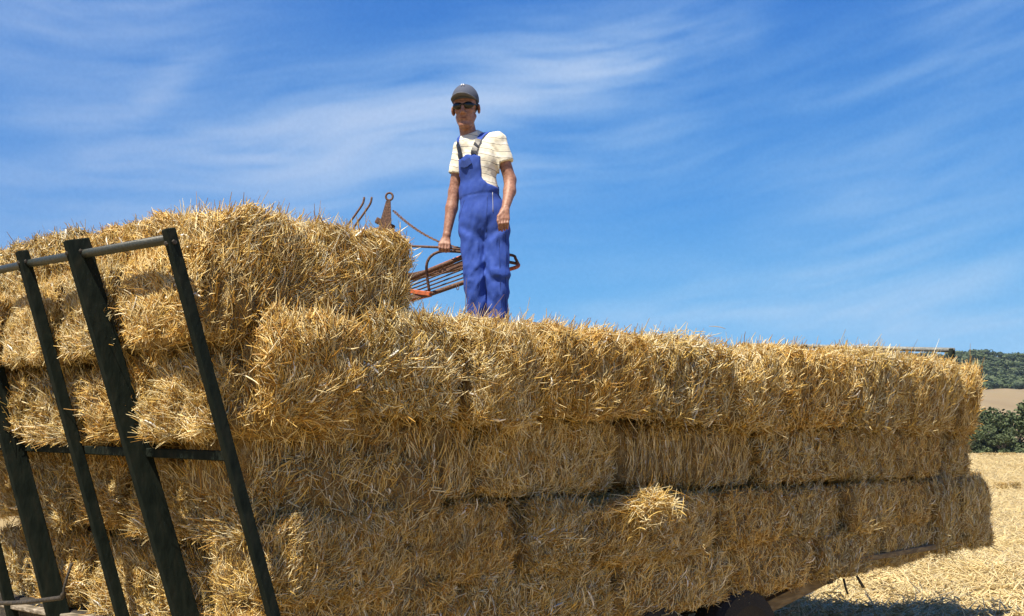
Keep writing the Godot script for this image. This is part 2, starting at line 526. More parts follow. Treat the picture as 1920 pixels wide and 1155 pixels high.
func sky_colour(az: float, el: float, near_view: bool) -> Color:
	# degrees; the colours are what the eye sees (sRGB)
	var stops := [[0.0, Color8(166, 210, 240)], [5.0, Color8(136, 194, 240)], [9.0, Color8(108, 176, 234)], [14.0, Color8(82, 152, 224)], [20.0, Color8(66, 133, 212)], [27.0, Color8(56, 117, 202)], [50.0, Color8(38, 86, 172)], [90.0, Color8(34, 76, 155)]]
	var c: Color = stops[0][1]
	for i in stops.size() - 1:
		if el >= stops[i][0]:
			c = (stops[i][1] as Color).lerp(stops[i + 1][1], clampf((el - stops[i][0]) / (stops[i + 1][0] - stops[i][0]), 0, 1))
	if el <= 0.0:
		return c
	# fibres of high cloud, drawn out along a slowly turning direction
	var wx := az + 1.4 * cn3.get_noise_2d(az * 0.05, el * 0.09 + 40.0)
	var wy := el + 0.9 * cn3.get_noise_2d(az * 0.045 + 90.0, el * 0.1)
	var t := 0.12 + 0.16 * cn3.get_noise_2d(az * 0.02, 7.0)
	var u := wx * cos(t) + wy * sin(t)
	var v := -wx * sin(t) + wy * cos(t)
	var f1 := cn1.get_noise_2d(u * 0.07, v * 0.55)
	var f2 := cn2.get_noise_2d(u * 0.22 + 31.0, v * 1.5)
	var fib := clampf(0.55 + 0.80 * f1 + 0.22 * f2, 0.0, 1.0)
	var env := clampf(0.10 + 0.42 * cn3.get_noise_2d(az * 0.03 + 200.0, el * 0.06), 0.03, 0.5)
	if near_view:
		var at := Vector2(wx * 0.55 + az * 0.45, wy * 0.6 + el * 0.4)
		for r in ribbons:
			var best := 1e9
			var where := 0.0
			var pts: Array = r[0]
			for i in pts.size() - 1:
				var a: Vector2 = pts[i]
				var ab: Vector2 = pts[i + 1] - a
				var k := clampf((at - a).dot(ab) / ab.length_squared(), 0, 1)
				var dd := (at - a - ab * k).length_squared()
				if dd < best:
					best = dd
					where = (i + k) / (pts.size() - 1)
			if best < 16.0:
				var ends := smoothstep(0.0, 0.2, where) * smoothstep(1.0, 0.75, where)
				env += r[2] * exp(-best / (r[1] * r[1])) * (0.25 + 0.75 * ends)
	var c_ := 0.86 * (1.0 - exp(-1.15 * env * (0.3 + 0.95 * fib)))
	c = c.lerp(Color8(208, 220, 242), c_)
	# thinner blue on the left, where the sun stands higher up behind
	return c.lerp(Color8(120, 153, 212), 0.36 * smoothstep(5.0, -30.0, az) * smoothstep(60.0, 12.0, absf(el - 22.0)))

func make_sky() -> ImageTexture:
	var w := 4096
	var low := Image.create(w / 4, w / 8, false, Image.FORMAT_RGB8)
	for y in w / 8:
		var el := 90.0 - (y + 0.5) * 180.0 / (w / 8)
		for x in w / 4:
			low.set_pixel(x, y, sky_colour((x + 0.5) * 360.0 / (w / 4) - 180.0, maxf(el, 0.0), false))
	low.resize(w, w / 2, Image.INTERPOLATE_CUBIC)
	var x0 := 2048 - 400
	var y0 := 1024 - 360
	var patch := Image.create(800, 360, false, Image.FORMAT_RGB8)
	for y in 360:
		var el := 90.0 - (y0 + y + 0.5) * 180.0 / (w / 2)
		for x in 800:
			var az := (x0 + x + 0.5) * 360.0 / w - 180.0
			var c := sky_colour(az, el, true)
			var g := rng.randf_range(-0.012, 0.012)
			patch.set_pixel(x, y, Color(c.r + g, c.g + g, c.b + g))
	low.blit_rect(patch, Rect2i(0, 0, 800, 360), Vector2i(x0, y0))
	# the picture begins straight ahead
	var turned := Image.create(w, w / 2, false, Image.FORMAT_RGB8)
	turned.blit_rect(low, Rect2i(w / 2, 0, w / 2, w / 2), Vector2i(0, 0))
	turned.blit_rect(low, Rect2i(0, 0, w / 2, w / 2), Vector2i(w / 2, 0))
	return ImageTexture.create_from_image(turned)

# ------------------------------------------------------------------ terrain
var gn := noise(21, 1.0, 3)
func rise(r: float, az: float) -> float:
	# height of the land at a distance and a bearing (degrees, right of straight ahead)
	var h := 0.0
	h += 1.1 * smoothstep(45.0, 80.0, r) + 0.38 * smoothstep(76.0, 165.0, r)
	h -= 7.0 * smoothstep(165.0, 300.0, r)
	var b := gn.get_noise_2d(az * 0.03, 3.0)
	h += (34.0 + 3.0 * b) * smoothstep(300.0, 720.0, r)
	h += (22.0 + 3.0 * b) * smoothstep(620.0, 900.0, r)
	var top := 61.0 + 4.0 * gn.get_noise_2d(az * 0.06 + 11.0, 0.0) - 0.9 * maxf(az - 25.0, 0.0)
	h += clampf(top, 25.0, 80.0) * smoothstep(860.0, 1320.0, r)
	if r > 300.0: h += 5.0 * gn.get_noise_2d(az * 0.25, r * 0.008)
	return h

func on_land(r: float, az: float) -> Vector3:
	var a := deg_to_rad(az)
	return Vector3(sin(a) * r, rise(r, az), -cos(a) * r)

func near_bumps(x: float, z: float) -> float:
	# windrows of loose straw behind the wagon
	var q := Vector2(x, z)
	var s := q.dot(Vector2(0.690, -0.724))
	var w := q.dot(Vector2(-0.724, -0.690))
	var ridge := exp(-pow((s - 12.6 + 0.5 * gn.get_noise_1d(w * 0.3)) / 1.0, 2.0)) * 0.20 + exp(-pow((s - 17.5) / 1.2, 2.0)) * 0.14
	var rough := 0.09 * gn.get_noise_2d(x * 0.9, z * 0.9) + 0.03 * gn.get_noise_2d(x * 3.0, z * 3.0)
	return (ridge + rough) * smoothstep(42.0, 30.0, q.length())

func land_mesh(radii: Array, steps: int, colours: Callable, bumps := false) -> ArrayMesh:
	var st := begin(true)
	for i in radii.size():
		for k in steps + 1:
			var az := -180.0 + 360.0 * k / steps
			var p := on_land(radii[i], az)
			if bumps: p.y += near_bumps(p.x, p.z)
			st.set_color(colours.call(radii[i], az, p))
			st.set_normal(Vector3.UP)
			st.add_vertex(p)
	for i in radii.size() - 1:
		for k in steps:
			var a := i * (steps + 1) + k
			var b := a + steps + 1
			for v in [a, b, a + 1, a + 1, b, b + 1]:
				st.add_index(v)
	st.generate_normals()
	return st.commit()

func scatter(count: int, mesh: Mesh, place: Callable) -> MultiMesh:
	var mm := MultiMesh.new()
	mm.transform_format = MultiMesh.TRANSFORM_3D
	mm.use_colors = true
	mm.mesh = mesh
	mm.instance_count = count
	for i in count:
		var r: Array = place.call(i)
		mm.set_instance_transform(i, r[0])
		mm.set_instance_color(i, r[1])
	return mm

func multi(called: String, mm: MultiMesh, m: Material, parent: Node) -> MultiMeshInstance3D:
	var o := MultiMeshInstance3D.new()
	o.name = called if parent != self else numbered(called)
	o.multimesh = mm
	o.material_override = m
	o.set_meta("kind", "stuff")
	parent.add_child(o, true)
	return o

func make_land() -> void:
	var tint := noise(31, 1.0, 3)
	var radii := [0.5]
	while radii[-1] < 300.0:
		radii.append(radii[-1] * (1.035 if radii[-1] < 45.0 else 1.06) + 0.05)
	var field := func(r: float, _az: float, p: Vector3) -> Color:
		var s := p.x * 0.690 - p.z * 0.724
		var t := 0.5 + 0.5 * tint.get_noise_2d(p.x * 0.08, p.z * 0.08) + 0.25 * tint.get_noise_2d(s * 0.5, 0.0) + 0.22 * sin(s * 2.4 + 2.0 * tint.get_noise_2d(p.x * 0.02, p.z * 0.02)) * smoothstep(20.0, 40.0, r)
		return Color(0.84, 0.82, 0.78).lerp(Color(1.12, 1.12, 1.08), clampf(t, 0, 1)) * (1.0 - 0.12 * smoothstep(60.0, 170.0, r))
	tag(part("stubble_field", land_mesh(radii, 420, field, true), M.ground, self), "", "", "", "structure")
	var rr := [radii[-1]]
	while rr[-1] < 905.0: rr.append(rr[-1] * 1.03)
	var brown := func(r: float, az: float, _p: Vector3) -> Color:
		var t := 0.5 + 0.6 * tint.get_noise_2d(az * 0.5, r * 0.012)
		return Color(0.18, 0.135, 0.07).lerp(Color(0.26, 0.20, 0.11), clampf(t, 0, 1))
	var bm := mat(Color(1, 1, 1), 0.95)
	bm.vertex_color_use_as_albedo = true
	tag(part("brown_field", land_mesh(rr, 360, brown), bm, self), "", "", "", "structure")
	var hr := [rr[-1]]
	while hr[-1] < 2300.0: hr.append(hr[-1] * 1.03)
	var wooded := func(r: float, az: float, _p: Vector3) -> Color:
		return Color(0.035, 0.055, 0.02).lerp(Color(0.07, 0.075, 0.03), clampf(0.5 + tint.get_noise_2d(az * 0.9, r * 0.02), 0, 1))
	tag(part("hill", land_mesh(hr, 360, wooded), bm, self), "", "", "", "structure")
	# loose straw on the stubble
	var clump := begin(true)
	for i in 9:
		var a := rng.randf() * PI
		var p := Vector3(rng.randfn(0, 0.06), rng.randf_range(0.0, 0.04), rng.randfn(0, 0.06))
		var dir := Vector3(cos(a), rng.randfn(0.05, 0.3), sin(a)).normalized() * rng.randf_range(0.05, 0.13)
		var bow := Vector3(0, rng.randf_range(0, 0.03), 0) + dir.cross(Vector3.UP) * rng.randf_range(-0.3, 0.3)
		tube_in(clump, [p - dir * 1.3, p + bow, p + dir * 1.3], [0.0025, 0.0036, 0.0025], 3)
	var cm := done(clump)
	var put := func(_i: int) -> Array:
		var r := 7.5 + 75.0 * pow(rng.randf(), 2.4)
		var az := rng.randf_range(-8.0, 44.0)
		var p := on_land(r, az)
		p.y += near_bumps(p.x, p.z)
		var k := rng.randf_range(0.7, 1.5) * (1.0 + r * 0.02)
		var lift := absf(rng.randfn(0.0, 0.02))
		var c := straw_colour().lerp(Color(0.76, 0.64, 0.37), 0.7)
		return [Transform3D(Basis(Vector3.UP, rng.randf() * TAU) * Basis(Vector3(1, 0, 0), rng.randfn(0, 0.25)) * Basis.from_scale(Vector3(k, k, k)), p + Vector3(0, lift, 0)), c]
	multi("straw_litter", scatter(95000, cm, put), M.straw, self)
	# the wood on the hill, one mass
	var leafm := mat(Color(1, 1, 1), 0.7)
	leafm.vertex_color_use_as_albedo = true
	leafm.backlight_enabled = true
	leafm.backlight = Color(0.35, 0.4, 0.2)
	M.leaf = leafm
	var tuft := leaf_ball(150, 1.0, 0.26)
	var wood := func(_i: int) -> Array:
		var r := 880.0 + 620.0 * pow(rng.randf(), 1.25)
		var az := rng.randf_range(-45.0, 55.0)
		var k := rng.randf_range(3.0, 6.0)
		var t := 0.5 + 0.5 * tint.get_noise_2d(az * 1.4, r * 0.03) + rng.randfn(0, 0.22)
		var c := Color(0.022, 0.046, 0.016).lerp(Color(0.085, 0.118, 0.038), clampf(t, 0, 1.15))
		return [Transform3D(Basis(Vector3.UP, rng.randf() * TAU) * Basis.from_scale(Vector3(k, k * rng.randf_range(0.8, 1.2), k)), on_land(r, az) + Vector3(0, k * 0.55, 0)), c]
	multi("hillside_wood", scatter(9000, tuft, wood), leafm, self)

func leaf_ball(count: int, radius: float, leaf: float) -> ArrayMesh:
	# leaf clumps spread through a lumpy ball
	var st := begin()
	var lumps := []
	for i in 7:
		var d := Vector3(rng.randfn(), rng.randfn() * 0.7, rng.randfn()).normalized() * 0.55
		lumps.append([d, rng.randf_range(0.35, 0.6)])
	for i in count:
		var l: Array = lumps[rng.randi() % 7]
		var d := Vector3(rng.randfn(), rng.randfn(), rng.randfn()).normalized()
		var p: Vector3 = (l[0] + d * l[1] * pow(rng.randf(), 0.3)) * radius
		var x := d.cross(Vector3(rng.randfn(), rng.randfn(), rng.randfn())).normalized() * leaf * rng.randf_range(0.5, 1.1)
		var y := d.cross(x).normalized() * leaf * rng.randf_range(0.4, 0.9) + d * leaf * rng.randf_range(-0.3, 0.3)
		quad(st, p - x, p - y, p + x, p + y, d)
	return done(st)

func make_trees() -> void:
	var kinds := []
	for k in 3:
		var st := begin(true)
		var lumps := []
		tube_in(st, [Vector3(0, -0.6, 0), Vector3(0.1, 1.4, 0), Vector3(0.05, 2.8, 0.1)], [0.28, 0.2, 0.15], 8)
		for i in 9:
			var a := TAU * i / 9.0 + rng.randf()
			var e := Vector3(cos(a) * rng.randf_range(0.8, 2.6), rng.randf_range(2.2, 6.6), sin(a) * rng.randf_range(0.8, 2.6))
			lumps.append([e, rng.randf_range(0.9, 1.7)])
			tube_in(st, [Vector3(0.05, 1.8, 0.05), e * 0.55 + Vector3(0, 0.5, 0), e], [0.11, 0.07, 0.02], 5)
		for i in 5:
			var a := TAU * i / 5.0 + rng.randf()
			lumps.append([Vector3(cos(a) * rng.randf_range(1.5, 2.9), rng.randf_range(0.9, 1.8), sin(a) * rng.randf_range(1.5, 2.9)), rng.randf_range(0.8, 1.3)])
		var trunk := done(st)
		var ls := begin()
		var s := 0.2
		quad(ls, Vector3(-s, 0, 0), Vector3(0, -s * 0.7, 0.04), Vector3(s, 0, 0), Vector3(0, s * 0.7, 0.04), Vector3(0, 0, 1))
		var leafq := done(ls)
		var put := func(_i: int) -> Array:
			var l: Array = lumps[rng.randi() % lumps.size()]
			var d := Vector3(rng.randfn(), rng.randfn(), rng.randfn()).normalized()
			var p: Vector3 = l[0] + d * l[1] * pow(rng.randf(), 0.33) * Vector3(1.1, 0.85, 1.1)
			var b := Basis(Vector3(rng.randfn(), rng.randfn(), rng.randfn()).normalized(), rng.randf() * TAU) * Basis.from_scale(Vector3.ONE * rng.randf_range(0.7, 1.5))
			var c := Color(0.03, 0.055, 0.02).lerp(Color(0.10, 0.13, 0.048), clampf(rng.randf() * 0.8 + 0.1 * l[1], 0, 1))
			return [Transform3D(b, p), c]
		var root := Node3D.new()
		part("trunk", trunk, M.grey_wood, root)
		multi("crown", scatter(3600, leafq, put), M.leaf, root)
		kinds.append(root)
	# [bearing, distance, size, kind, what sets it apart]
	var spots := [[21.8, 214, 0.80, 0, "dark low tree at the left of the grove, just right of the load"], [23.3, 206, 1.02, 1, "round dark tree in the grove beyond the field, second from the load"], [24.7, 212, 1.0, 2, "broad tree in the grove with an even top, third from the load"],
		[26.2, 205, 1.22, 0, "tall tree near the right edge, highest of the grove"], [27.6, 211, 1.1, 1, "tree of the grove cut by the right edge of the picture"], [22.5, 198, 0.55, 2, "low bush in front of the grove, next to the load"], [24.1, 196, 0.6, 0, "low bush at the foot of the grove's broad tree"],
		[25.6, 196, 0.62, 1, "low bush at the field's edge below the tall tree"], [20.3, 216, 0.85, 1, "tree of the grove hidden behind the rear of the load"], [18.6, 222, 0.95, 2, "tree of the grove farther behind the load"], [29.3, 208, 1.15, 2, "tree of the grove beyond the right edge"], [31.2, 214, 1.0, 0, "last tree of the grove on the right"]]
	for t in spots:
		var o: Node3D = kinds[t[3]].duplicate()
		o.name = numbered("bushy_tree")
		add_child(o)
		tag(o, t[4], "tree", "trees of the grove beyond the stubble field")
		o.position = on_land(t[1], t[0])
		o.rotation.y = t[0] * 1.7
		var k: float = t[2] * 1.28
		o.scale = Vector3(k * 1.15, k, k * 1.15)

func field_bales() -> void:
	var spots := [[19.35, -40.2, 0.35, 0.62, "straw bale lying alone on the stubble, nearest to the wagon"], [22.4, -50.0, 0.35, 0.8, "straw bale on the stubble half hidden by the load's rear end"], [35.3, -76.0, 0.4, 0.2, "far straw bale at the field's crest, close beside the load"], [37.0, -76.5, 0.34, -0.3, "far straw bale at the field's crest, near the right edge"]]
	for i in spots.size():
		var e: Array = spots[i]
		var o: Node3D = bales["far_long%d" % (i % 3)].duplicate()
		o.name = numbered("straw_bale")
		add_child(o)
		tag(o, e[4], "straw bale", "bales left on the field")
		var r := Vector2(e[0], e[1]).length()
		var p := on_land(r, rad_to_deg(atan2(e[0], -e[1])))
		o.transform = Transform3D(Basis(Vector3.UP, e[3]) * Basis.from_scale(Vector3(1.15, 1.12, 1.0)), p)
		for ch in o.get_children():
			ch.position = Vector3(0, 0.19, 0)

# ------------------------------------------------------------------ wagon
func make_wagon() -> void:
	var t := thing("hay_wagon", "long flat farm wagon under the straw bales, with dark green slatted end rack", "wagon", wp(5.4, 0, 1.2))
	t.basis = WB
	var q := func(s: float, h: float, w: float) -> Vector3: return Vector3(s - 5.4, h, 1.2 - w)
	# bed
	part("deck", box_mesh(Transform3D(Basis(), q.call(5.25, 0.80, 1.38)), Vector3(6.0, 0.035, 2.44)), M.wood, t)
	part("side_board", box_mesh(Transform3D(Basis(), q.call(4.45, 0.845, 0.12)), Vector3(4.74, 0.07, 0.045)), M.wood, t)
	part("side_board", box_mesh(Transform3D(Basis(), q.call(7.54, 0.857, 0.05)), Vector3(1.44, 0.04, 0.045)), M.wood, t)
	part("side_board", box_mesh(Transform3D(Basis(), q.call(5.25, 0.835, 2.64)), Vector3(6.3, 0.09, 0.045)), M.wood, t)
	for w in [0.55, 1.85]:
		part("chassis_beam", box_mesh(Transform3D(Basis(), q.call(4.7, 0.655, w)), Vector3(5.0, 0.12, 0.08)), M.dark, t)
	for s in [2.6, 3.6, 4.6, 5.6, 6.6]:
		part("cross_beam", box_mesh(Transform3D(Basis(), q.call(s, 0.745, 1.35)), Vector3(0.07, 0.055, 2.5)), M.dark, t)
	part("strut", bar(q.call(5.75, 0.60, 0.22), q.call(6.72, 0.785, 0.12), 0.08, 0.05, Vector3.UP), M.wood, t)
	part("hook", tube([q.call(6.60, 0.76, 0.01), q.call(6.61, 0.69, 0.0), q.call(6.63, 0.66, 0.0)], 0.008, 6), M.dark, t)
	part("hook", tube([q.call(6.80, 0.76, 0.01), q.call(6.87, 0.68, 0.0)], [0.008, 0.011], 6), M.dark, t)
	# front end of the bed
	part("front_beam", box_mesh(Transform3D(Basis(), q.call(2.16, 0.80, 1.3)), Vector3(0.09, 0.13, 2.8)), M.dark, t)
	part("front_plank", box_mesh(Transform3D(Basis(Vector3(1, 0, 0), 0.02), q.call(2.11, 0.845, 0.85)), Vector3(0.10, 0.022, 0.9)), M.grey_wood, t)
	part("front_plank", box_mesh(Transform3D(Basis(Vector3(1, 0, 0), -0.03), q.call(2.11, 0.842, 1.9)), Vector3(0.10, 0.022, 1.0)), M.grey_wood, t)
	part("bent_rod", tube(curve([q.call(1.72, 0.90, 2.3), q.call(1.70, 0.97, 1.4), q.call(1.70, 1.04, 0.86), q.call(1.70, 1.06, 0.785), q.call(1.70, 1.10, 0.772), q.call(1.72, 1.18, 0.768)], 5), range(26).map(func(i): return 0.0095 if i < 17 else 0.005), 8), M.dark, t)
	# front rack leaning outwards: posts, rails
	var posts := [[-0.10, -0.02, 1.03, 2.355, 0.042, 0.03], [0.50, 0.72, 0.97, 2.425, 0.10, 0.028], [1.03, 1.266, 0.92, 2.455, 0.05, 0.03], [1.66, 1.95, 0.85, 2.47, 0.10, 0.028], [2.25, 2.5, 0.85, 2.5, 0.05, 0.03]]
	for p in posts:
		var low: Vector3 = q.call(2.06, p[2], p[0])
		var high: Vector3 = q.call(1.64, p[3], p[1])
		low += (low - high).normalized() * 0.16
		var post := part("rack_post", bar(low, high, p[4], p[5], Vector3.RIGHT, 0.004), M.green, t)
		var along := (high - low).normalized()
		var out := Vector3(-along.y, along.x, 0).normalized()
		for f in [high - along * 0.05]:
			part("bolt", lathe([Vector2(0.0005, 0.0), Vector2(0.0005, 0.007), Vector2(0.008, 0.007), Vector2(0.010, 0.0)], f + Vector3(0, 0, p[5] / 2.0 - 0.001), Vector3(0, 0, 1), 6), M.dark, post)
			part("bolt", lathe([Vector2(0.0005, 0.0), Vector2(0.0005, 0.007), Vector2(0.008, 0.007), Vector2(0.010, 0.0)], f + out * (p[4] / 2.0 - 0.001), out, 6), M.dark, post)
	var rail_out := Vector3(-0.012, 0, 0)
	part("rack_rail", tube([q.call(1.672, 2.329, 0.0), q.call(1.672, 2.40, 1.2), q.call(1.672, 2.46, 2.55)], 0.018, 12), M.rail, t)
	part("rack_rail", box_mesh(Transform3D(Basis(Vector3(1, 0, 0), 0.02), q.call(1.93, 1.612, 1.26) + rail_out), Vector3(0.03, 0.036, 2.54), 0.004), M.green, t)
	# rear rack
	for w in [0.22, 0.95, 1.65, 2.35]:
		part("rear_rack_post", bar(q.call(8.3, 0.8, w), q.call(9.38, 2.52 + 0.095 * (w - 0.22), w), 0.05, 0.04, Vector3.RIGHT), M.green, t)
	part("rear_rack_rail", tube([q.call(9.38, 2.515, 0.2), q.call(9.38, 2.725, 2.4)], 0.022, 10), M.steel, t)
	# wheels, two on each side
	for w in [0.13, 2.25]:
		for s in [5.41, 4.52]:
			var c: Vector3 = q.call(s, 0.405, w)
			var tyre := part("tyre", lathe([Vector2(0.20, -0.085), Vector2(0.30, -0.105), Vector2(0.375, -0.095), Vector2(0.40, -0.06), Vector2(0.408, 0.0), Vector2(0.40, 0.06), Vector2(0.375, 0.095), Vector2(0.30, 0.105), Vector2(0.20, 0.085)], c, Vector3(0, 0, 1), 40), M.tyre, t)
			part("rim", lathe([Vector2(0.03, -0.02), Vector2(0.03, 0.03), Vector2(0.15, 0.02), Vector2(0.2, 0.075), Vector2(0.205, -0.075), Vector2(0.15, -0.03)], c, Vector3(0, 0, 1), 28), M.rust, tyre)
	for s in [5.41, 4.52]:
		part("axle", tube([q.call(s, 0.405, 0.2), q.call(s, 0.405, 2.2)], 0.04, 10), M.dark, t)
		for w in [0.55, 1.85]:
			part("spring_block", box_mesh(Transform3D(Basis(), q.call(s, 0.50, w)), Vector3(0.14, 0.22, 0.1)), M.dark, t)

# ------------------------------------------------------------------ bale loader behind the man
func make_loader() -> void:
	var base := Vector3(-0.97, 0, -7.72)
	var t := thing("bale_loader", "rusty orange bale loader with barred basket, hook and chain behind the man", "bale loader", base)
	var P := func(x: float, y: float, z: float) -> Vector3: return Vector3(x, y, z) - base
	# mast and hook plate
	part("mast", bar(P.call(-0.97, 0.0, -7.72), P.call(-0.97, 3.25, -7.72), 0.07, 0.07, Vector3.RIGHT), M.rust, t)
	part("mast_foot", box_mesh(Transform3D(Basis(), P.call(-0.97, 0.03, -7.72)), Vector3(0.5, 0.06, 0.5)), M.rust, t)
	var k := 7.6 / 6.85
	var pp := func(x: float, y: float, z := -7.6) -> Vector3: return P.call(x * -z / 6.85, 1.6 + (y - 1.6) * -z / 6.85, z)
	for z in [-7.56, -7.64]:
		var st := begin()
		var a: Vector3 = pp.call(-0.872, 3.325, z)
		var b: Vector3 = pp.call(-0.842, 3.325, z)
		var c: Vector3 = pp.call(-0.832, 3.12, z)
		var d: Vector3 = pp.call(-0.925, 3.12, z)
		var off := Vector3(0, 0, 0.012)
		quad(st, a + off, b + off, c + off, d + off, Vector3.BACK)
		quad(st, a - off, b - off, c - off, d - off, Vector3.FORWARD)
		for e in [[a, b], [b, c], [c, d], [d, a]]:
			quad(st, e[0] + off, e[1] + off, e[1] - off, e[0] - off, e[0] + e[1] - (a + b + c + d) / 2.0)
		part("hook_plate", done(st), M.rust, t)
	part("bracket", bar(pp.call(-0.94, 3.19), pp.call(-0.815, 3.13), 0.045, 0.04, Vector3.UP), M.rust, t)
	var ring := []
	for i in 16:
		var a := TAU * i / 16.0
		ring.append(pp.call(-0.851 + 0.024 * cos(a), 3.356 + 0.026 * sin(a)))
	part("ring", tube(ring, 0.0085, 8, true), M.rust, t)
	for s in [0.0, 1.0]:
		var x: float = -0.052 * s
		part("prong", tube(curve([pp.call(-0.973 + x, 3.354), pp.call(-0.983 + x, 3.305), pp.call(-1.03 + x, 3.23), pp.call(-1.10 + x, 3.12), pp.call(-1.12 + x, 3.0)], 5), [0.004] + range(20).map(func(_i): return 0.0085), 7), M.rust, t)
	part("prong_arm", bar(pp.call(-1.2, 2.98), pp.call(-0.85, 3.13), 0.04, 0.04, Vector3.UP), M.rust, t)
	# chain
	var cs := begin(true)
	var c0: Vector3 = pp.call(-0.82, 3.256)
	var c1: Vector3 = P.call(-0.34, 2.965, -6.72)
	var links := 34
	for i in links:
		var at := func(f: float) -> Vector3: return c0.lerp(c1, f) + Vector3(0, -0.05 * 4.0 * f * (1.0 - f), 0)
		var f := (i + 0.5) / links
		var m: Vector3 = at.call(f)
		var dir: Vector3 = (at.call(f + 0.01) - at.call(f - 0.01)).normalized()
		var side := dir.cross(Vector3.UP if i % 2 == 0 else Vector3(0.5, 0.3, 1)).normalized()
		var loop := []
		for n in 8:
			var a := TAU * n / 8.0
			loop.append(m + dir * cos(a) * 0.021 + side * sin(a) * 0.012)
		tube_in(cs, loop, 0.0042, 4, true)
	part("chain", done(cs), M.rust, t, "stuff")
	# the bar in the man's hand, the hoop and the barred basket
	part("pull_bar", tube([P.call(-0.80, 3.03, -6.95), P.call(-0.447, 2.945, -6.6), P.call(-0.34, 2.935, -6.62), P.call(-0.10, 2.90, -6.9)], 0.0085, 8), M.rust, t)
	part("pull_bar_arm", tube([P.call(-0.80, 3.03, -6.95), P.call(-0.97, 3.02, -7.7)], 0.016, 8), M.rust, t)
	part("hoop", tube(curve([P.call(-0.57, 2.70, -6.9), P.call(-0.587, 2.82, -6.87), P.call(-0.582, 2.895, -6.85), P.call(-0.545, 2.945, -6.85), P.call(-0.477, 2.97, -6.85), P.call(-0.349, 2.966, -6.85), P.call(-0.15, 2.955, -6.85), P.call(0.0, 2.942, -6.85), P.call(0.026, 2.915, -6.85), P.call(0.044, 2.877, -6.85)], 5), 0.0105, 8), M.rust, t)
	part("hoop_end", tube(curve([P.call(0.044, 2.877, -6.85), P.call(0.03, 2.855, -6.83), P.call(-0.055, 2.83, -6.83), P.call(-0.2, 2.79, -6.83)], 4), 0.014, 8), M.orange, t)
	part("hoop_brace", tube([P.call(-0.1, 2.905, -6.86), P.call(-0.04, 2.9, -6.86), P.call(0.036, 2.885, -6.86)], 0.011, 8), M.rust, t)
	part("top_rail", tube([P.call(-0.80, 2.792, -7.1), P.call(-0.337, 2.933, -6.87), P.call(-0.15, 2.985, -6.8)], 0.0165, 10), M.rust, t)
	part("orange_rail", tube([P.call(-0.62, 2.848, -7.02), P.call(-0.335, 2.936, -6.872)], 0.0178, 10), M.orange, t)
	for i in 5:
		var f := (i + 0.6) / 5.4
		part("basket_bar", tube([P.call(lerpf(-0.80, -0.78, f), lerpf(2.775, 2.655, f), -7.1), P.call(-0.337, lerpf(2.925, 2.765, f), -6.87), P.call(-0.15, lerpf(2.98, 2.815, f), -6.8)], 0.0056, 7), M.rust, t)
	part("bottom_rail", tube([P.call(-0.71, 2.655, -7.0), P.call(-0.60, 2.672, -6.93), P.call(-0.336, 2.754, -6.87), P.call(-0.15, 2.81, -6.8)], 0.0165, 10), M.rust, t)
	part("orange_foot", bar(P.call(-0.80, 2.72, -6.95), P.call(-0.555, 2.668, -6.83), 0.03, 0.03, Vector3.UP), M.orange, t)
	part("orange_foot", bar(P.call(-0.80, 2.632, -6.95), P.call(-0.555, 2.672, -6.86), 0.032, 0.03, Vector3.UP), M.orange, t)
	part("foot_plate", bar(P.call(-0.71, 2.655, -6.9), P.call(-0.55, 2.674, -6.84), 0.034, 0.02, Vector3.UP), M.rust, t)
	var loop := []
	for n in 10:
		var a := TAU * n / 10.0
		loop.append(P.call(-0.372 + 0.008 * cos(a), 2.72 + 0.02 * sin(a), -6.85))
	part("link", tube(loop, 0.003, 6, true), M.rust, t)
	part("basket_arm", bar(P.call(-0.80, 2.70, -7.05), P.call(-0.97, 2.66, -7.72), 0.06, 0.05, Vector3.UP), M.rust, t)
	part("basket_arm", bar(P.call(-0.15, 2.9, -6.8), P.call(-0.97, 2.9, -7.72), 0.05, 0.04, Vector3.UP), M.rust, t)

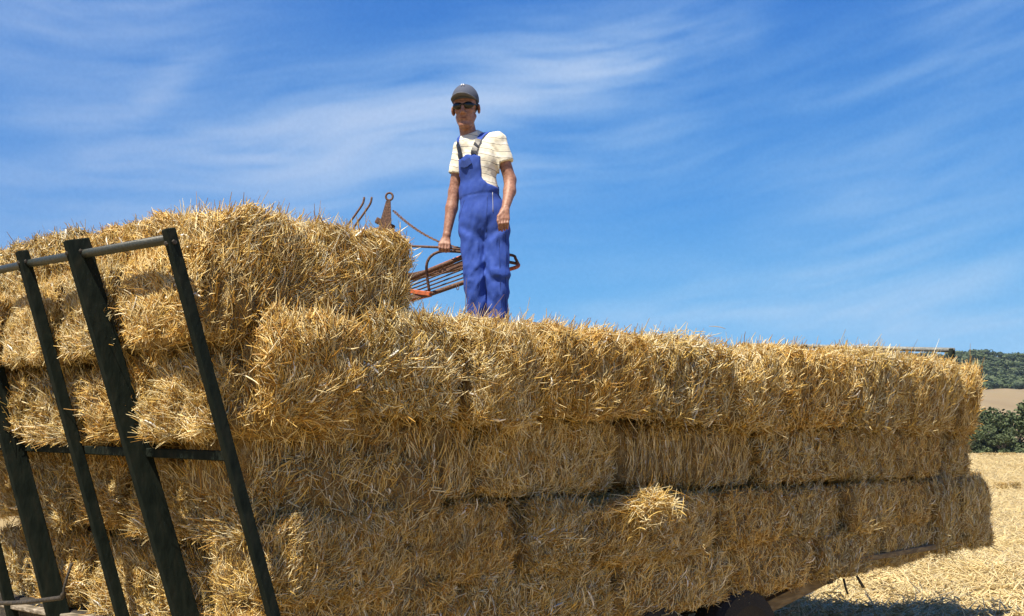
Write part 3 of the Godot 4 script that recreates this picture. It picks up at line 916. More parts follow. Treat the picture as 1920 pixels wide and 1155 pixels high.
# ------------------------------------------------------------------ distance fields for the man
class Field:
	var o: Vector3
	var h: float
	var n: Vector3i
	var d := PackedFloat32Array()
	func _init(lo: Vector3, hi: Vector3, cell: float) -> void:
		o = lo; h = cell
		n = Vector3i(((hi - lo) / cell).ceil()) + Vector3i.ONE
		d.resize(n.x * n.y * n.z)
		d.fill(1.0)
	func lo_hi(a: Vector3, b: Vector3) -> Array:
		var l := Vector3i(((a - o) / h).floor()).clamp(Vector3i.ZERO, n - Vector3i.ONE)
		var u := Vector3i(((b - o) / h).ceil()).clamp(Vector3i.ZERO, n - Vector3i.ONE)
		return [l, u]
	func put(i: int, v: float, k: float) -> void:
		var a := d[i]
		if k <= 0.0:
			d[i] = minf(a, v)
			return
		var t := clampf(0.5 + 0.5 * (v - a) / k, 0.0, 1.0)
		d[i] = lerpf(v, a, t) - k * t * (1.0 - t)
	func cap(a: Vector3, b: Vector3, ra: float, rb: float, k := 0.02, flat := Vector3.ONE) -> void:
		# a tapered capsule
		var g := maxf(ra, rb) + k + h * 2.5
		var r := lo_hi(a.min(b) - Vector3.ONE * g, a.max(b) + Vector3.ONE * g)
		var ab := b - a
		var l2 := maxf(ab.length_squared(), 1e-9)
		for z in range(r[0].z, r[1].z + 1):
			for y in range(r[0].y, r[1].y + 1):
				for x in range(r[0].x, r[1].x + 1):
					var p := o + Vector3(x, y, z) * h
					var t := clampf((p - a).dot(ab) / l2, 0.0, 1.0)
					put((z * n.y + y) * n.x + x, ((p - a - ab * t) * flat).length() - lerpf(ra, rb, t), k)
	func ell(c: Vector3, s: Vector3, turn: Basis, k := 0.02) -> void:
		var g := maxf(s.x, maxf(s.y, s.z)) + k + h * 2.5
		var r := lo_hi(c - Vector3.ONE * g, c + Vector3.ONE * g)
		var inv := turn.transposed()
		for z in range(r[0].z, r[1].z + 1):
			for y in range(r[0].y, r[1].y + 1):
				for x in range(r[0].x, r[1].x + 1):
					var p := inv * (o + Vector3(x, y, z) * h - c)
					var k0 := (p / s).length()
					var k1 := (p / (s * s)).length()
					put((z * n.y + y) * n.x + x, k0 * (k0 - 1.0) / maxf(k1, 1e-6), k)
	func change(f: Callable, reach := 0.06) -> void:
		# f(point, distance) -> new distance, near the surface
		for z in n.z:
			for y in n.y:
				for x in n.x:
					var i := (z * n.y + y) * n.x + x
					if absf(d[i]) < reach:
						d[i] = f.call(o + Vector3(x, y, z) * h, d[i])
	func value(p: Vector3) -> float:
		var q := (p - o) / h
		var i := Vector3i(q.floor()).clamp(Vector3i.ZERO, n - Vector3i(2, 2, 2))
		var f := q - Vector3(i)
		var v := 0.0
		for c in 8:
			var e := Vector3i(c & 1, (c >> 1) & 1, c >> 2)
			v += (f.x if e.x else 1.0 - f.x) * (f.y if e.y else 1.0 - f.y) * (f.z if e.z else 1.0 - f.z) * d[((i.z + e.z) * n.y + i.y + e.y) * n.x + i.x + e.x]
		return v
	func front(x: float, y: float) -> float:
		# z of the foremost surface
		var z := o.z + (n.z - 2) * h
		while z > o.z and value(Vector3(x, y, z)) > 0.0:
			z -= h * 0.25
		return z
	func onto(p: Vector3, off: float) -> Vector3:
		for i in 6:
			var e := h
			var g := Vector3(value(p + Vector3(e, 0, 0)) - value(p - Vector3(e, 0, 0)), value(p + Vector3(0, e, 0)) - value(p - Vector3(0, e, 0)), value(p + Vector3(0, 0, e)) - value(p - Vector3(0, 0, e)))
			if g.length() < 1e-6: return p
			p -= g.normalized() * (value(p) - off) * 0.8
		return p

func nets(st: SurfaceTool, f: Field, uv = null) -> void:
	# surface nets with shared corners; front faces run clockwise
	var n := f.n
	var at := PackedInt32Array()
	at.resize(f.d.size())
	at.fill(-1)
	var verts := PackedVector3Array()
	var sx := 1
	var sy := n.x
	var sz := n.x * n.y
	var corner := [0, sx, sy, sx + sy, sz, sx + sz, sy + sz, sx + sy + sz]
	var cv := [Vector3(0, 0, 0), Vector3(1, 0, 0), Vector3(0, 1, 0), Vector3(1, 1, 0), Vector3(0, 0, 1), Vector3(1, 0, 1), Vector3(0, 1, 1), Vector3(1, 1, 1)]
	var edges := [[0, 1], [2, 3], [4, 5], [6, 7], [0, 2], [1, 3], [4, 6], [5, 7], [0, 4], [1, 5], [2, 6], [3, 7]]
	var lim := f.h * 3.5
	for z in n.z - 1:
		for y in n.y - 1:
			for x in n.x - 1:
				var i := (z * n.y + y) * n.x + x
				if absf(f.d[i]) > lim: continue
				var neg := 0
				for c in 8:
					if f.d[i + corner[c]] < 0.0: neg += 1
				if neg == 0 or neg == 8: continue
				var sum := Vector3.ZERO
				var m := 0
				for e in edges:
					var a := f.d[i + corner[e[0]]]
					var b := f.d[i + corner[e[1]]]
					if (a < 0.0) != (b < 0.0):
						sum += cv[e[0]].lerp(cv[e[1]], a / (a - b))
						m += 1
				at[i] = verts.size()
				verts.append(f.o + (Vector3(x, y, z) + sum / m) * f.h)
	var idx := PackedInt32Array()
	for z in range(1, n.z - 1):
		for y in range(1, n.y - 1):
			for x in range(1, n.x - 1):
				var i := (z * n.y + y) * n.x + x
				var a := f.d[i]
				if absf(a) > lim: continue
				for ax in 3:
					var step: int = [sx, sy, sz][ax]
					var b := f.d[i + step]
					if (a < 0.0) == (b < 0.0): continue
					var u: int = [sy, sz, sx][ax]
					var v: int = [sz, sx, sy][ax]
					var q := [at[i - u - v], at[i - v], at[i], at[i - u]]
					if q[0] < 0 or q[1] < 0 or q[2] < 0 or q[3] < 0: continue
					if a < 0.0: q = [q[0], q[3], q[2], q[1]]
					idx.append_array([q[0], q[1], q[2], q[0], q[2], q[3]])
	var norm := PackedVector3Array()
	norm.resize(verts.size())
	for t in range(0, idx.size(), 3):
		var g := (verts[idx[t + 2]] - verts[idx[t]]).cross(verts[idx[t + 1]] - verts[idx[t]])
		for k in 3: norm[idx[t + k]] += g
	for t in idx.size():
		var p := verts[idx[t]]
		st.set_normal(norm[idx[t]].normalized())
		if uv != null: st.set_uv(uv.call(p))
		st.add_vertex(p)

func skin_of(fields: Array, uv = null) -> ArrayMesh:
	var st := SurfaceTool.new()
	st.begin(Mesh.PRIMITIVE_TRIANGLES)
	for f in fields: nets(st, f, uv)
	return st.commit()

func ribbon(pts: Array, norms: Array, wide: float, thick: float) -> ArrayMesh:
	var st := begin()
	for i in pts.size() - 1:
		var q := []
		for k in [i, i + 1]:
			var t: Vector3 = (pts[mini(k + 1, pts.size() - 1)] - pts[maxi(k - 1, 0)]).normalized()
			var s := t.cross(norms[k]).normalized() * wide / 2.0
			var u: Vector3 = norms[k] * thick
			q.append([pts[k] - s, pts[k] + s, pts[k] + s + u, pts[k] - s + u, s, u])
		for e in [[2, 3, q[0][5]], [1, 2, q[0][4]], [3, 0, -q[0][4]], [0, 1, -q[0][5]]]:
			quad(st, q[0][e[0]], q[1][e[0]], q[1][e[1]], q[0][e[1]], e[2])
		if i == 0: quad(st, q[0][0], q[0][1], q[0][2], q[0][3], pts[0] - pts[1])
		if i == pts.size() - 2: quad(st, q[1][0], q[1][1], q[1][2], q[1][3], pts[-1] - pts[-2])
	return done(st)

func make_man() -> void:
	var t := thing("person", "man in blue bib overalls, striped cream T-shirt, dark cap and sunglasses standing on the straw", "person", Vector3(-0.19, 2.17, -6.6))
	var yaw := Basis(Vector3.UP, deg_to_rad(-36))
	var side := yaw.x
	var fwd := yaw.z
	var I := Basis()
	# ---- joints
	var neck := Vector3(-0.095, 1.515, -0.005)
	var head := Vector3(-0.122, 1.728, 0.03)
	var lsh := Vector3(0.098, 1.485, 0.035)
	var rsh := Vector3(-0.152, 1.475, -0.06)
	var lel := Vector3(0.186, 1.20, 0.03)
	var rel := Vector3(-0.205, 1.14, -0.08)
	var lwr := Vector3(0.147, 1.0, 0.165)
	var rwr := Vector3(-0.245, 0.862, -0.018)
	# ---- body: one skin for arms, neck, trunk and legs, with a finer one each for head and hands
	var f := Field.new(Vector3(-0.36, -0.02, -0.2), Vector3(0.3, 1.72, 0.28), 0.0095)
	f.cap(Vector3(-0.01, 0.98, 0), Vector3(-0.05, 1.38, 0), 0.085, 0.095, 0.03)
	f.cap(rsh + Vector3(0.03, 0, 0), lsh - Vector3(0.03, 0, 0), 0.045, 0.045, 0.03)
	f.cap(neck - Vector3(0, 0.04, 0), head - Vector3(0, 0.08, 0.02), 0.056, 0.049, 0.025)
	for a in [[lsh, lel, lwr], [rsh, rel, rwr]]:
		f.cap(a[0], a[1].lerp(a[0], 0.1), 0.046, 0.040, 0.02)
		f.cap(a[1].lerp(a[0], 0.1), a[1].lerp(a[2], 0.3), 0.039, 0.042, 0.02)
		f.cap(a[1].lerp(a[2], 0.3), a[2], 0.041, 0.026, 0.015)
	for x in [[-0.07, -0.05, -0.02], [0.085, 0.095, 0.098]]:
		f.cap(Vector3(x[0], 0.9, 0), Vector3(x[1], 0.54, 0.03), 0.07, 0.05, 0.02)
		f.cap(Vector3(x[1], 0.54, 0.03), Vector3(x[2], 0.1, 0.0), 0.05, 0.04, 0.02)
	# head
	var ht := Basis(Vector3.UP, deg_to_rad(-9)) * Basis(Vector3(0, 0, 1), deg_to_rad(2)) * Basis(Vector3(1, 0, 0), deg_to_rad(11))
	var hp := func(x: float, y: float, z: float) -> Vector3: return head + ht * Vector3(x, y, z)
	var hf := Field.new(head - Vector3(0.125, 0.19, 0.13), head + Vector3(0.125, 0.16, 0.16), 0.0042)
	hf.cap(neck, head - Vector3(0, 0.08, 0.02), 0.055, 0.049, 0.012)
	hf.ell(hp.call(0, 0.03, -0.005), Vector3(0.075, 0.092, 0.094), ht, 0.02)
	hf.ell(hp.call(0, -0.055, 0.035), Vector3(0.056, 0.082, 0.062), ht, 0.02)
	hf.ell(hp.call(0, -0.116, 0.076), Vector3(0.03, 0.022, 0.024), ht, 0.018)
	for s in [-1.0, 1.0]:
		hf.cap(hp.call(s * 0.05, -0.058, 0.005), hp.call(s * 0.022, -0.115, 0.066), 0.017, 0.014, 0.018)       # jaw
		hf.ell(hp.call(s * 0.038, -0.026, 0.066), Vector3(0.02, 0.016, 0.016), ht, 0.016)                   # cheek
		hf.cap(hp.call(s * 0.012, 0.022, 0.088), hp.call(s * 0.05, 0.018, 0.07), 0.010, 0.009, 0.01)        # brow
		hf.ell(hp.call(s * 0.033, 0.0, 0.080), Vector3(0.013, 0.008, 0.008), ht, 0.004)                     # eye
		hf.ell(hp.call(s * 0.082, -0.012, -0.008), Vector3(0.009, 0.032, 0.019), ht * Basis(Vector3.UP, s * 0.5), 0.006)   # ear
		hf.ell(hp.call(s * 0.012, -0.042, 0.098), Vector3(0.009, 0.008, 0.011), ht, 0.008)                  # nostril
	hf.cap(hp.call(0, 0.012, 0.092), hp.call(0, -0.036, 0.112), 0.009, 0.013, 0.008)                        # nose
	hf.cap(hp.call(-0.02, -0.069, 0.088), hp.call(0.02, -0.069, 0.088), 0.0055, 0.0055, 0.006)              # lips
	hf.cap(hp.call(-0.016, -0.080, 0.086), hp.call(0.016, -0.080, 0.086), 0.0065, 0.0065, 0.006)
	# hands
	var lh := Field.new(Vector3(0.06, 0.800, 0.1), Vector3(0.22, 1.030, 0.27), 0.0032)
	lh.cap(lel.lerp(lwr, 0.75), lwr, 0.029, 0.026, 0.01)
	lh.cap(lwr, Vector3(0.142, 0.970, 0.182), 0.025, 0.024, 0.01)
	for i in 4:
		var x := lerpf(-0.026, 0.026, i / 3.0)
		var l: float = [0.9, 1.0, 0.95, 0.78][i]
		var kn := Vector3(0.138 + x, 0.927 - absf(x - 0.006) * 0.25, 0.205 - 0.2 * x)
		lh.cap(Vector3(0.142 + x * 0.55, 0.980, 0.182), kn, 0.017, 0.0125, 0.012)
		var a := kn + Vector3(-0.002, -0.036 * l, 0.010)
		var b := a + Vector3(-0.002, -0.027 * l, -0.014)
		var c := b + Vector3(0.0, -0.012 * l, -0.02)
		lh.cap(kn, a, 0.0105, 0.0095, 0.005)
		lh.cap(a, b, 0.0095, 0.0085, 0.004)
		lh.cap(b, c, 0.0085, 0.0075, 0.004)
	lh.cap(Vector3(0.128, 0.970, 0.188), Vector3(0.104, 0.938, 0.21), 0.016, 0.0115, 0.01)
	lh.cap(Vector3(0.104, 0.938, 0.21), Vector3(0.101, 0.905, 0.217), 0.0108, 0.010, 0.005)
	lh.cap(Vector3(0.101, 0.905, 0.217), Vector3(0.107, 0.880, 0.216), 0.010, 0.0085, 0.004)
	var rh := Field.new(Vector3(-0.34, 0.69, -0.11), Vector3(-0.17, 0.90, 0.08), 0.0032)
	var grip := Vector3(-0.257, 0.775, 0.0)                 # where the bar passes through the hand
	rh.cap(rel.lerp(rwr, 0.8), rwr, 0.029, 0.026, 0.01)
	rh.cap(rwr, Vector3(-0.252, 0.828, -0.012), 0.025, 0.024, 0.01)
	for i in 4:
		var x := lerpf(0.03, -0.03, i / 3.0)
		var l: float = [0.92, 1.0, 0.95, 0.8][i]
		var kn := grip + Vector3(x, 0.022 - absf(x) * 0.1, 0.014)
		rh.cap(Vector3(-0.252 + x * 0.5, 0.83, -0.014), kn, 0.017, 0.012, 0.012)
		var a := kn + Vector3(-0.001, -0.032 * l, 0.006)
		var b := a + Vector3(0, -0.016 * l, -0.019)
		var c := b + Vector3(0.0, 0.004, -0.021 * l)
		rh.cap(kn, a, 0.0105, 0.0095, 0.004)
		rh.cap(a, b, 0.0095, 0.009, 0.003)
		rh.cap(b, c, 0.0088, 0.0078, 0.003)
	rh.cap(Vector3(-0.238, 0.825, -0.022), grip + Vector3(0.034, 0.012, -0.018), 0.015, 0.011, 0.008)
	rh.cap(grip + Vector3(0.034, 0.012, -0.018), grip + Vector3(0.026, -0.016, -0.018), 0.0105, 0.0095, 0.004)
	rh.cap(grip + Vector3(0.026, -0.016, -0.018), grip + Vector3(0.012, -0.026, -0.004), 0.0095, 0.008, 0.004)
	var skin := grained(41, 0.03, Color(0.20, 0.095, 0.06), Color(0.30, 0.15, 0.10), Color(0.39, 0.21, 0.15), Vector3(5, 5, 5), 0.55)
	skin.subsurf_scatter_enabled = true
	skin.subsurf_scatter_strength = 0.06
	var bigger := func(fl: Field) -> void:
		fl.o = head + (fl.o - head) * 1.07
		fl.h *= 1.07
	bigger.call(hf)
	part("body", skin_of([f, hf, lh, rh]), skin, t)
	var lip := []
	for k in 7:
		var x := lerpf(-0.021, 0.021, k / 6.0)
		var q: Vector3 = hp.call(x, -0.0745 + 6.0 * x * x, 0.09)
		q = head + (q - head) * 1.07
		lip.append(Vector3(q.x, q.y, hf.front(q.x, q.y) + 0.0005))
	part("mouth", tube(lip, [0.001, 0.0022, 0.003, 0.0032, 0.003, 0.0022, 0.001], 6), mat(Color(0.16, 0.05, 0.04), 0.5), t)
	# hair and a short beard shade
	var hair := Field.new(head - Vector3(0.11, 0.1, 0.13), head + Vector3(0.11, 0.12, 0.12), 0.005)
	hair.ell(hp.call(0, 0.03, -0.007), Vector3(0.079, 0.095, 0.098), ht, 0.0)
	hair.change(func(p: Vector3, d: float) -> float:
		var q := ht.transposed() * (p - head)
		return maxf(d, maxf(q.z - 0.028 - 0.3 * (q.y - 0.03), -0.03 - q.y + 0.35 * (q.z + 0.02))), 0.2)
	bigger.call(hair)
	part("hair", skin_of([hair]), grained(43, 0.1, Color(0.012, 0.009, 0.007), Color(0.022, 0.016, 0.012), Color(0.04, 0.03, 0.02), Vector3(20, 20, 20), 0.7), t)
	# ---- T-shirt
	var folds := noise(51, 1.0, 3)
	var sf := Field.new(Vector3(-0.3, 0.94, -0.2), Vector3(0.27, 1.62, 0.22), 0.0075)
	sf.ell(Vector3(-0.045, 1.36, -0.005), Vector3(0.152, 0.19, 0.108), yaw, 0.03)
	sf.ell(Vector3(-0.03, 1.13, 0.0), Vector3(0.138, 0.2, 0.104), yaw, 0.05)
	sf.cap(rsh + Vector3(0.02, 0.012, 0), lsh - Vector3(0.01, -0.016, 0), 0.056, 0.058, 0.03)
	sf.cap(neck - Vector3(0.0, 0.03, 0), neck + Vector3(0.01, 0.02, 0), 0.082, 0.068, 0.035)
	sf.cap(lsh, lel.lerp(lsh, 0.42), 0.058, 0.066, 0.025)
	sf.cap(rsh, rel.lerp(rsh, 0.38), 0.056, 0.062, 0.025)
	var lcut := (lel - lsh).normalized()
	var rcut := (rel - rsh).normalized()
	sf.change(func(p: Vector3, d: float) -> float:
		d += 0.006 * folds.get_noise_3d(p.x * 16.0, p.y * 8.0 + p.x * 9.0, p.z * 16.0) + 0.004 * folds.get_noise_3d(p.x * 30.0 + p.y * 22.0, p.y * 14.0, p.z * 30.0)
		if p.x > 0.105 and p.y < 1.47: d = maxf(d, (p - lsh.lerp(lel, 0.50)).dot(lcut))
		if p.x < -0.165 and p.y < 1.45: d = maxf(d, (p - rsh.lerp(rel, 0.54)).dot(rcut))
		var c := p - neck
		return maxf(d, c.y - 0.055 + 0.6 * c.dot(fwd)) + 0.02 * smoothstep(1.14, 1.06, p.y), 0.12)
	var cloth := Image.create(8, 256, false, Image.FORMAT_RGB8)
	for y in 256:
		var c := Color(0.74, 0.715, 0.59)
		var v := y / 256.0
		if absf(v - 0.2) < 0.022: c = Color(0.17, 0.165, 0.15)
		elif absf(v - 0.33) < 0.012: c = Color(0.55, 0.52, 0.42)
		elif absf(v - 0.7) < 0.02: c = Color(0.24, 0.23, 0.2)
		elif v > 0.74 and v < 0.92: c = Color(0.78, 0.77, 0.69)
		for x in 8: cloth.set_pixel(x, y, c.linear_to_srgb())
	var shirt := StandardMaterial3D.new()
	shirt.albedo_texture = ImageTexture.create_from_image(cloth)
	shirt.roughness = 0.9
	part("t_shirt", skin_of([sf], func(p: Vector3) -> Vector2:
		var y := p.y
		if p.x > 0.12: y = (p - lsh).dot(-lcut) + lsh.y
		elif p.x < -0.172: y = (p - rsh).dot(-rcut) + rsh.y
		return Vector2(p.x * 4.0, (y + 0.18 * p.x + 0.006 * folds.get_noise_3dv(p * 9.0)) / 0.088)), shirt, t)
	# ---- bib overalls
	var of := Field.new(Vector3(-0.23, -0.02, -0.2), Vector3(0.25, 1.45, 0.22), 0.0085)
	of.ell(Vector3(-0.03, 1.16, 0.0), Vector3(0.146, 0.2, 0.112), yaw, 0.02)
	of.ell(Vector3(-0.045, 1.34, 0.0), Vector3(0.152, 0.19, 0.118), yaw, 0.02)
	of.change(func(p: Vector3, d: float) -> float:
		var c := p - Vector3(-0.045, 1.2, 0.0)
		var x := absf(c.dot(side) - (0.005 if c.dot(fwd) > 0.0 else 0.0))
		var front_ := c.dot(fwd) > 0.0
		var w := 0.086 + 0.20 * pow(clampf((1.235 - p.y) / 0.13, 0.0, 1.0), 1.8)
		var top := 1.385 - 0.22 * x if front_ else 1.33
		return maxf(d, maxf((x - w) * 0.8, p.y - top)), 0.3)
	of.ell(Vector3(0.0, 0.985, 0.0), Vector3(0.166, 0.17, 0.13), Basis(Vector3.UP, deg_to_rad(-15)), 0.03)
	of.cap(Vector3(-0.072, 0.92, 0.0), Vector3(-0.052, 0.57, 0.035), 0.096, 0.074, 0.012)
	of.cap(Vector3(-0.052, 0.57, 0.035), Vector3(-0.02, 0.09, 0.0), 0.075, 0.058, 0.02)
	of.cap(Vector3(0.083, 0.92, 0.02), Vector3(0.094, 0.57, 0.055), 0.094, 0.077, 0.012)
	of.cap(Vector3(0.094, 0.57, 0.055), Vector3(0.098, 0.09, 0.015), 0.078, 0.066, 0.02)
	of.change(func(p: Vector3, d: float) -> float:
		var leg := smoothstep(0.95, 0.7, p.y)
		var knee := exp(-pow((p.y - 0.53) / 0.13, 2.0))
		var low := smoothstep(0.42, 0.2, p.y)
		var lr := 1.0 if p.x > 0.022 else -1.0
		d += 0.014 * folds.get_noise_3d(p.x * 13.0, p.y * 5.0 + lr * p.x * 8.0, p.z * 13.0 + lr * 4.0) * (0.5 + 0.5 * leg)
		d += 0.006 * knee * sin(p.y * 42.0 + lr * p.x * 26.0 + p.z * 14.0 + 3.0 * folds.get_noise_3dv(p * 5.0))
		d += 0.006 * low * sin(p.y * 44.0 - lr * p.x * 22.0 + 4.0 * folds.get_noise_3dv(p * 6.0))
		d += 0.006 * exp(-pow((p.y - 0.86) / 0.07, 2.0)) * sin(p.y * 50.0 - p.x * lr * 46.0)
		var seam := 0.004 * exp(-pow((p.y - (1.115 + 0.10 * (p.x + 0.03))) / 0.006, 2.0))
		return d + seam, 0.04)
	var blue := grained(53, 0.03, Color(0.018, 0.060, 0.33), Color(0.021, 0.067, 0.35), Color(0.034, 0.084, 0.37), Vector3(3, 3, 3), 0.85)
	var seam_blue := mat(Color(0.015, 0.045, 0.22), 0.85)
	var ov := part("overalls", skin_of([of]), blue, t)
	# waistband, straps, buckles, pocket flap, side zip
	var over := func(list: Array, off: float, fields: Array) -> Array:
		var pts := []
		var ns := []
		for p in list:
			var q: Vector3 = p
			var got := q
			for fl in fields:
				if fl.value(got) < off: got = fl.onto(got, off)
			var e := 0.008
			var fl: Field = fields[0]
			var g := Vector3(fl.value(got + Vector3(e, 0, 0)) - fl.value(got - Vector3(e, 0, 0)), fl.value(got + Vector3(0, e, 0)) - fl.value(got - Vector3(0, e, 0)), fl.value(got + Vector3(0, 0, e)) - fl.value(got - Vector3(0, 0, e)))
			pts.append(got); ns.append(g.normalized())
		return [pts, ns]
	var c0 := Vector3(-0.045, 0, 0)
	for s in [-1.0, 1.0]:
		var line := []
		for k in [[0.058, 1.34, 0.13], [0.062, 1.40, 0.115], [0.068, 1.46, 0.085], [0.073, 1.52, 0.045], [0.074, 1.545, 0.0], [0.068, 1.53, -0.045], [0.055, 1.46, -0.09], [0.035, 1.38, -0.115], [0.02, 1.3, -0.12]]:
			line.append(sf.onto(c0 + side * s * k[0] + fwd * k[2] + Vector3(0, k[1] + s * 0.005, 0), 0.004))
		var sm := curve(line, 3)
		var r: Array = over.call(sm, 0.003, [sf])
		part("strap", ribbon(r[0], r[1], 0.034, 0.004), blue, ov)
		var bl: Array = over.call(sm.slice(2, 8), 0.007, [sf])
		part("buckle", ribbon(bl[0], bl[1], 0.038, 0.006), mat(Color(0.02, 0.022, 0.03), 0.4), ov)
	var flap := []
	for k in 7:
		var x := lerpf(-0.055, 0.045, k / 6.0)
		flap.append(c0 + side * x + fwd * 0.16 + Vector3(0, 1.335 - 0.022 * sin(PI * k / 6.0), 0))
	var fr: Array = over.call(flap.map(func(p): return of.onto(p, 0.003)), 0.003, [of])
	part("pocket_flap", ribbon(fr[0], fr[1], 0.045, 0.007), seam_blue, ov)
	for e in [[[0.028, 1.10, 0.022, 0.86], "fly_seam"], [[-0.125, 1.085, -0.165, 0.955], "pocket_seam"], [[0.10, 0.95, 0.125, 0.2], "side_seam"], [[0.148, 0.9, 0.15, 0.3], "side_seam"]]:
		var line := []
		for k in 12:
			var x := lerpf(e[0][0], e[0][2], k / 11.0)
			var y := lerpf(e[0][1], e[0][3], k / 11.0)
			line.append(Vector3(x, y, of.front(x, y) + 0.0005))
		part(e[1], tube(line, 0.0022, 5), seam_blue, ov)
	var zip := []
	for k in 7:
		var y := lerpf(1.125, 0.985, k / 6.0)
		zip.append(Vector3(0.062 + 0.004 * k / 6.0, y, of.front(0.062 + 0.004 * k / 6.0, y) + 0.002))
	part("side_zip", tube(zip, 0.0022, 6), mat(Color(0.32, 0.33, 0.36), 0.5), ov)
	# ---- boots, deep in the straw
	for x in [[-0.02, -1], [0.098, 1]]:
		var bf := Field.new(Vector3(x[0] - 0.09, -0.03, -0.12), Vector3(x[0] + 0.09, 0.16, 0.24), 0.008)
		bf.cap(Vector3(x[0], 0.05, -0.03), Vector3(x[0], 0.13, -0.02), 0.05, 0.046, 0.02)
		bf.cap(Vector3(x[0], 0.03, -0.04), Vector3(x[0] + 0.02 * x[1], 0.025, 0.15), 0.042, 0.044, 0.03)
		bf.change(func(p: Vector3, d: float) -> float: return maxf(d, -p.y - 0.012), 0.1)
		part("boot", skin_of([bf]), M.dark, t)
	# ---- cap and sunglasses
	var capf := Field.new(head - Vector3(0.12, 0.05, 0.15), head + Vector3(0.12, 0.17, 0.21), 0.0045)
	capf.ell(hp.call(0, 0.047, -0.006), Vector3(0.086, 0.101, 0.104), ht * Basis(Vector3(1, 0, 0), -0.06), 0.0)
	capf.change(func(p: Vector3, d: float) -> float:
		var q := ht.transposed() * (p - head)
		var crown := maxf(d, 0.035 + 0.12 * q.z - q.y)
		return crown, 2.0)
	bigger.call(capf)
	var capm := grained(57, 0.05, Color(0.05, 0.064, 0.105), Color(0.066, 0.082, 0.125), Color(0.085, 0.10, 0.15), Vector3(14, 14, 14), 0.9)
	var cp := part("cap", skin_of([capf]), capm, t)
	var brimf := Field.new(head - Vector3(0.12, 0.05, 0.05), head + Vector3(0.12, 0.17, 0.22), 0.0042)
	brimf.ell(hp.call(0, 0.06, 0.09), Vector3(0.1, 0.1, 0.12), ht, 0.0)
	brimf.change(func(p: Vector3, d: float) -> float:
		# an arched plate in front of the crown
		var q := ht.transposed() * (p - head)
		var arch := 0.064 - 3.4 * q.x * q.x + 0.10 * (q.z - 0.08)
		var out := Vector2(q.x / 0.079, (q.z - 0.055) / 0.102).length() - 1.0
		return maxf(maxf(absf(q.y - arch) - 0.005, out * 0.08), 0.05 - q.z), 2.0)
	bigger.call(brimf)
	part("brim", skin_of([brimf]), grained(58, 0.05, Color(0.09, 0.10, 0.125), Color(0.12, 0.13, 0.155), Color(0.15, 0.16, 0.18), Vector3(14, 14, 14), 0.9), cp)
	var em := begin()
	for k in [-1.0, 1.0]:
		box_in(em, Transform3D(ht * Basis(Vector3(0, 0, 1), k * 0.6) * Basis(Vector3(1, 0, 0), -0.9), hp.call(k * 0.007, 0.146, 0.060)), Vector3(0.006, 0.02, 0.004), 0.001)
	part("emblem", done(em), mat(Color(0.7, 0.7, 0.7), 0.7), cp)
	var btn := SphereMesh.new()
	btn.radius = 0.006; btn.height = 0.008
	part("cap_button", btn, capm, cp).position = hp.call(0, 0.158, -0.006)
	var glass := Field.new(head - Vector3(0.11, 0.05, 0.05), head + Vector3(0.11, 0.06, 0.15), 0.0036)
	for s in [-1.0, 1.0]:
		glass.ell(hp.call(s * 0.034, 0.002, 0.088), Vector3(0.035, 0.0225, 0.011), ht * Basis(Vector3.UP, s * 0.38), 0.006)
		glass.cap(hp.call(s * 0.064, 0.008, 0.072), hp.call(s * 0.084, 0.004, -0.005), 0.0045, 0.0035, 0.003)
	glass.cap(hp.call(-0.014, 0.008, 0.101), hp.call(0.014, 0.008, 0.101), 0.006, 0.006, 0.004)
	bigger.call(glass)
	var gm := mat(Color(0.006, 0.006, 0.006), 0.12)
	part("sunglasses", skin_of([glass]), gm, t)

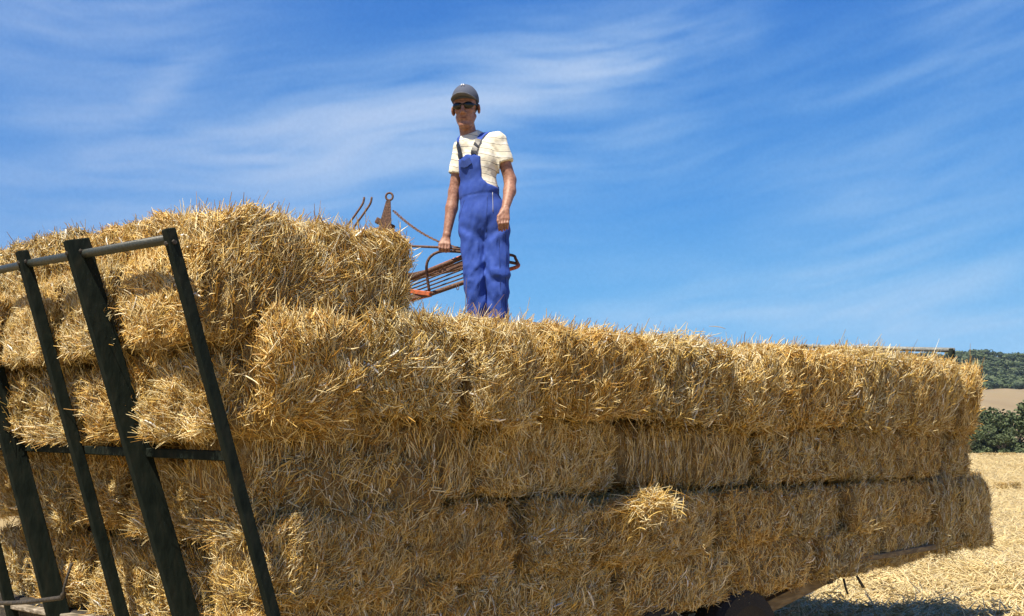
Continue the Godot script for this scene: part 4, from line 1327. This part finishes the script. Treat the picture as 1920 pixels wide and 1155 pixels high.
# ------------------------------------------------------------------ loose straw here and there
func tufts() -> void:
	var sm := straw_mesh(0.006, 0.13, 0.0014, 1.4)
	# [s, h, w, size, count, label]: the first sits on the lower row and catches the sun
	for e in [[4.22, 1.365, -0.14, Vector3(0.14, 0.04, 0.08), 1000, "sunlit tuft of loose straw on the shaded lower row"], [3.0, 2.12, 0.1, Vector3(0.28, 0.04, 0.2), 900, "loose straw heap on the top row, left of the man's legs"], [4.9, 2.20, 0.2, Vector3(0.9, 0.04, 0.2), 1800, "loose straw scattered on the top row, right of the man"], [7.0, 2.26, 0.15, Vector3(1.1, 0.04, 0.2), 1800, "loose straw scattered on the top row, below the grey rear rail"]]:
		var put := func(_i: int) -> Array:
			var p: Vector3 = Vector3(rng.randfn(0, 0.55), rng.randfn(0, 0.5), rng.randfn(0, 0.55)) * e[3]
			p.y += 0.25 * e[3].x * (0.3 - absf(p.x) / e[3].x) - absf(minf(rng.randfn(0, 0.05), 0.0)) * (1.0 if p.z > 0.0 else 0.0)
			var dir := Vector3(rng.randfn(), rng.randfn() * 0.55, rng.randfn()).normalized()
			var x := dir.cross(Vector3(rng.randfn(), rng.randfn(), rng.randfn())).normalized()
			var k := rng.randf_range(0.35, 1.0)
			return [Transform3D(Basis(x * 1.1, dir * k, x.cross(dir) * 1.1), p), straw_colour()]
		var o := multi("straw_tuft", scatter(e[4], sm, put), M.straw, self)
		o.remove_meta("kind")
		tag(o, e[5], "straw", "", "stuff")
		o.transform = Transform3D(WB, wp(e[0], e[1], e[2]))

func _ready() -> void:
	rng.seed = 20240
	var cam := Camera3D.new()
	cam.name = "camera"
	cam.fov = 33.82
	cam.near = 0.05
	cam.far = 4000.0
	cam.position = Vector3(0, 1.6, 0)
	cam.rotation.x = atan(270.5 / 1900.0)
	add_child(cam)
	cam.current = true
	var env := Environment.new()
	env.tonemap_mode = Environment.TONE_MAPPER_LINEAR
	env.tonemap_exposure = 1.78
	env.background_mode = Environment.BG_SKY
	var sky := Sky.new()
	var sm := PanoramaSkyMaterial.new()
	sm.panorama = make_sky()
	sky.sky_material = sm
	env.sky = sky
	env.background_energy_multiplier = 0.59
	env.fog_enabled = true
	env.fog_density = 0.00007
	env.fog_light_color = Color(0.72, 0.82, 0.95)
	env.sdfgi_enabled = true
	env.ssao_enabled = true
	env.ssil_enabled = true
	var we := WorldEnvironment.new()
	we.name = "world_environment"
	we.environment = env
	add_child(we)
	var sun := DirectionalLight3D.new()
	sun.name = "sun"
	sun.light_energy = 1.6
	sun.light_color = Color(1.0, 0.95, 0.86)
	sun.light_angular_distance = 0.5
	sun.shadow_enabled = true
	add_child(sun)
	sun.look_at_from_position(Vector3(-0.274, 0.883, 0.380), Vector3.ZERO)
	make_materials()
	make_land()
	make_trees()
	make_wagon()
	make_bales()
	stack_bales()
	field_bales()
	make_loader()
	make_man()
	tufts()
	for k in bales: bales[k].free()
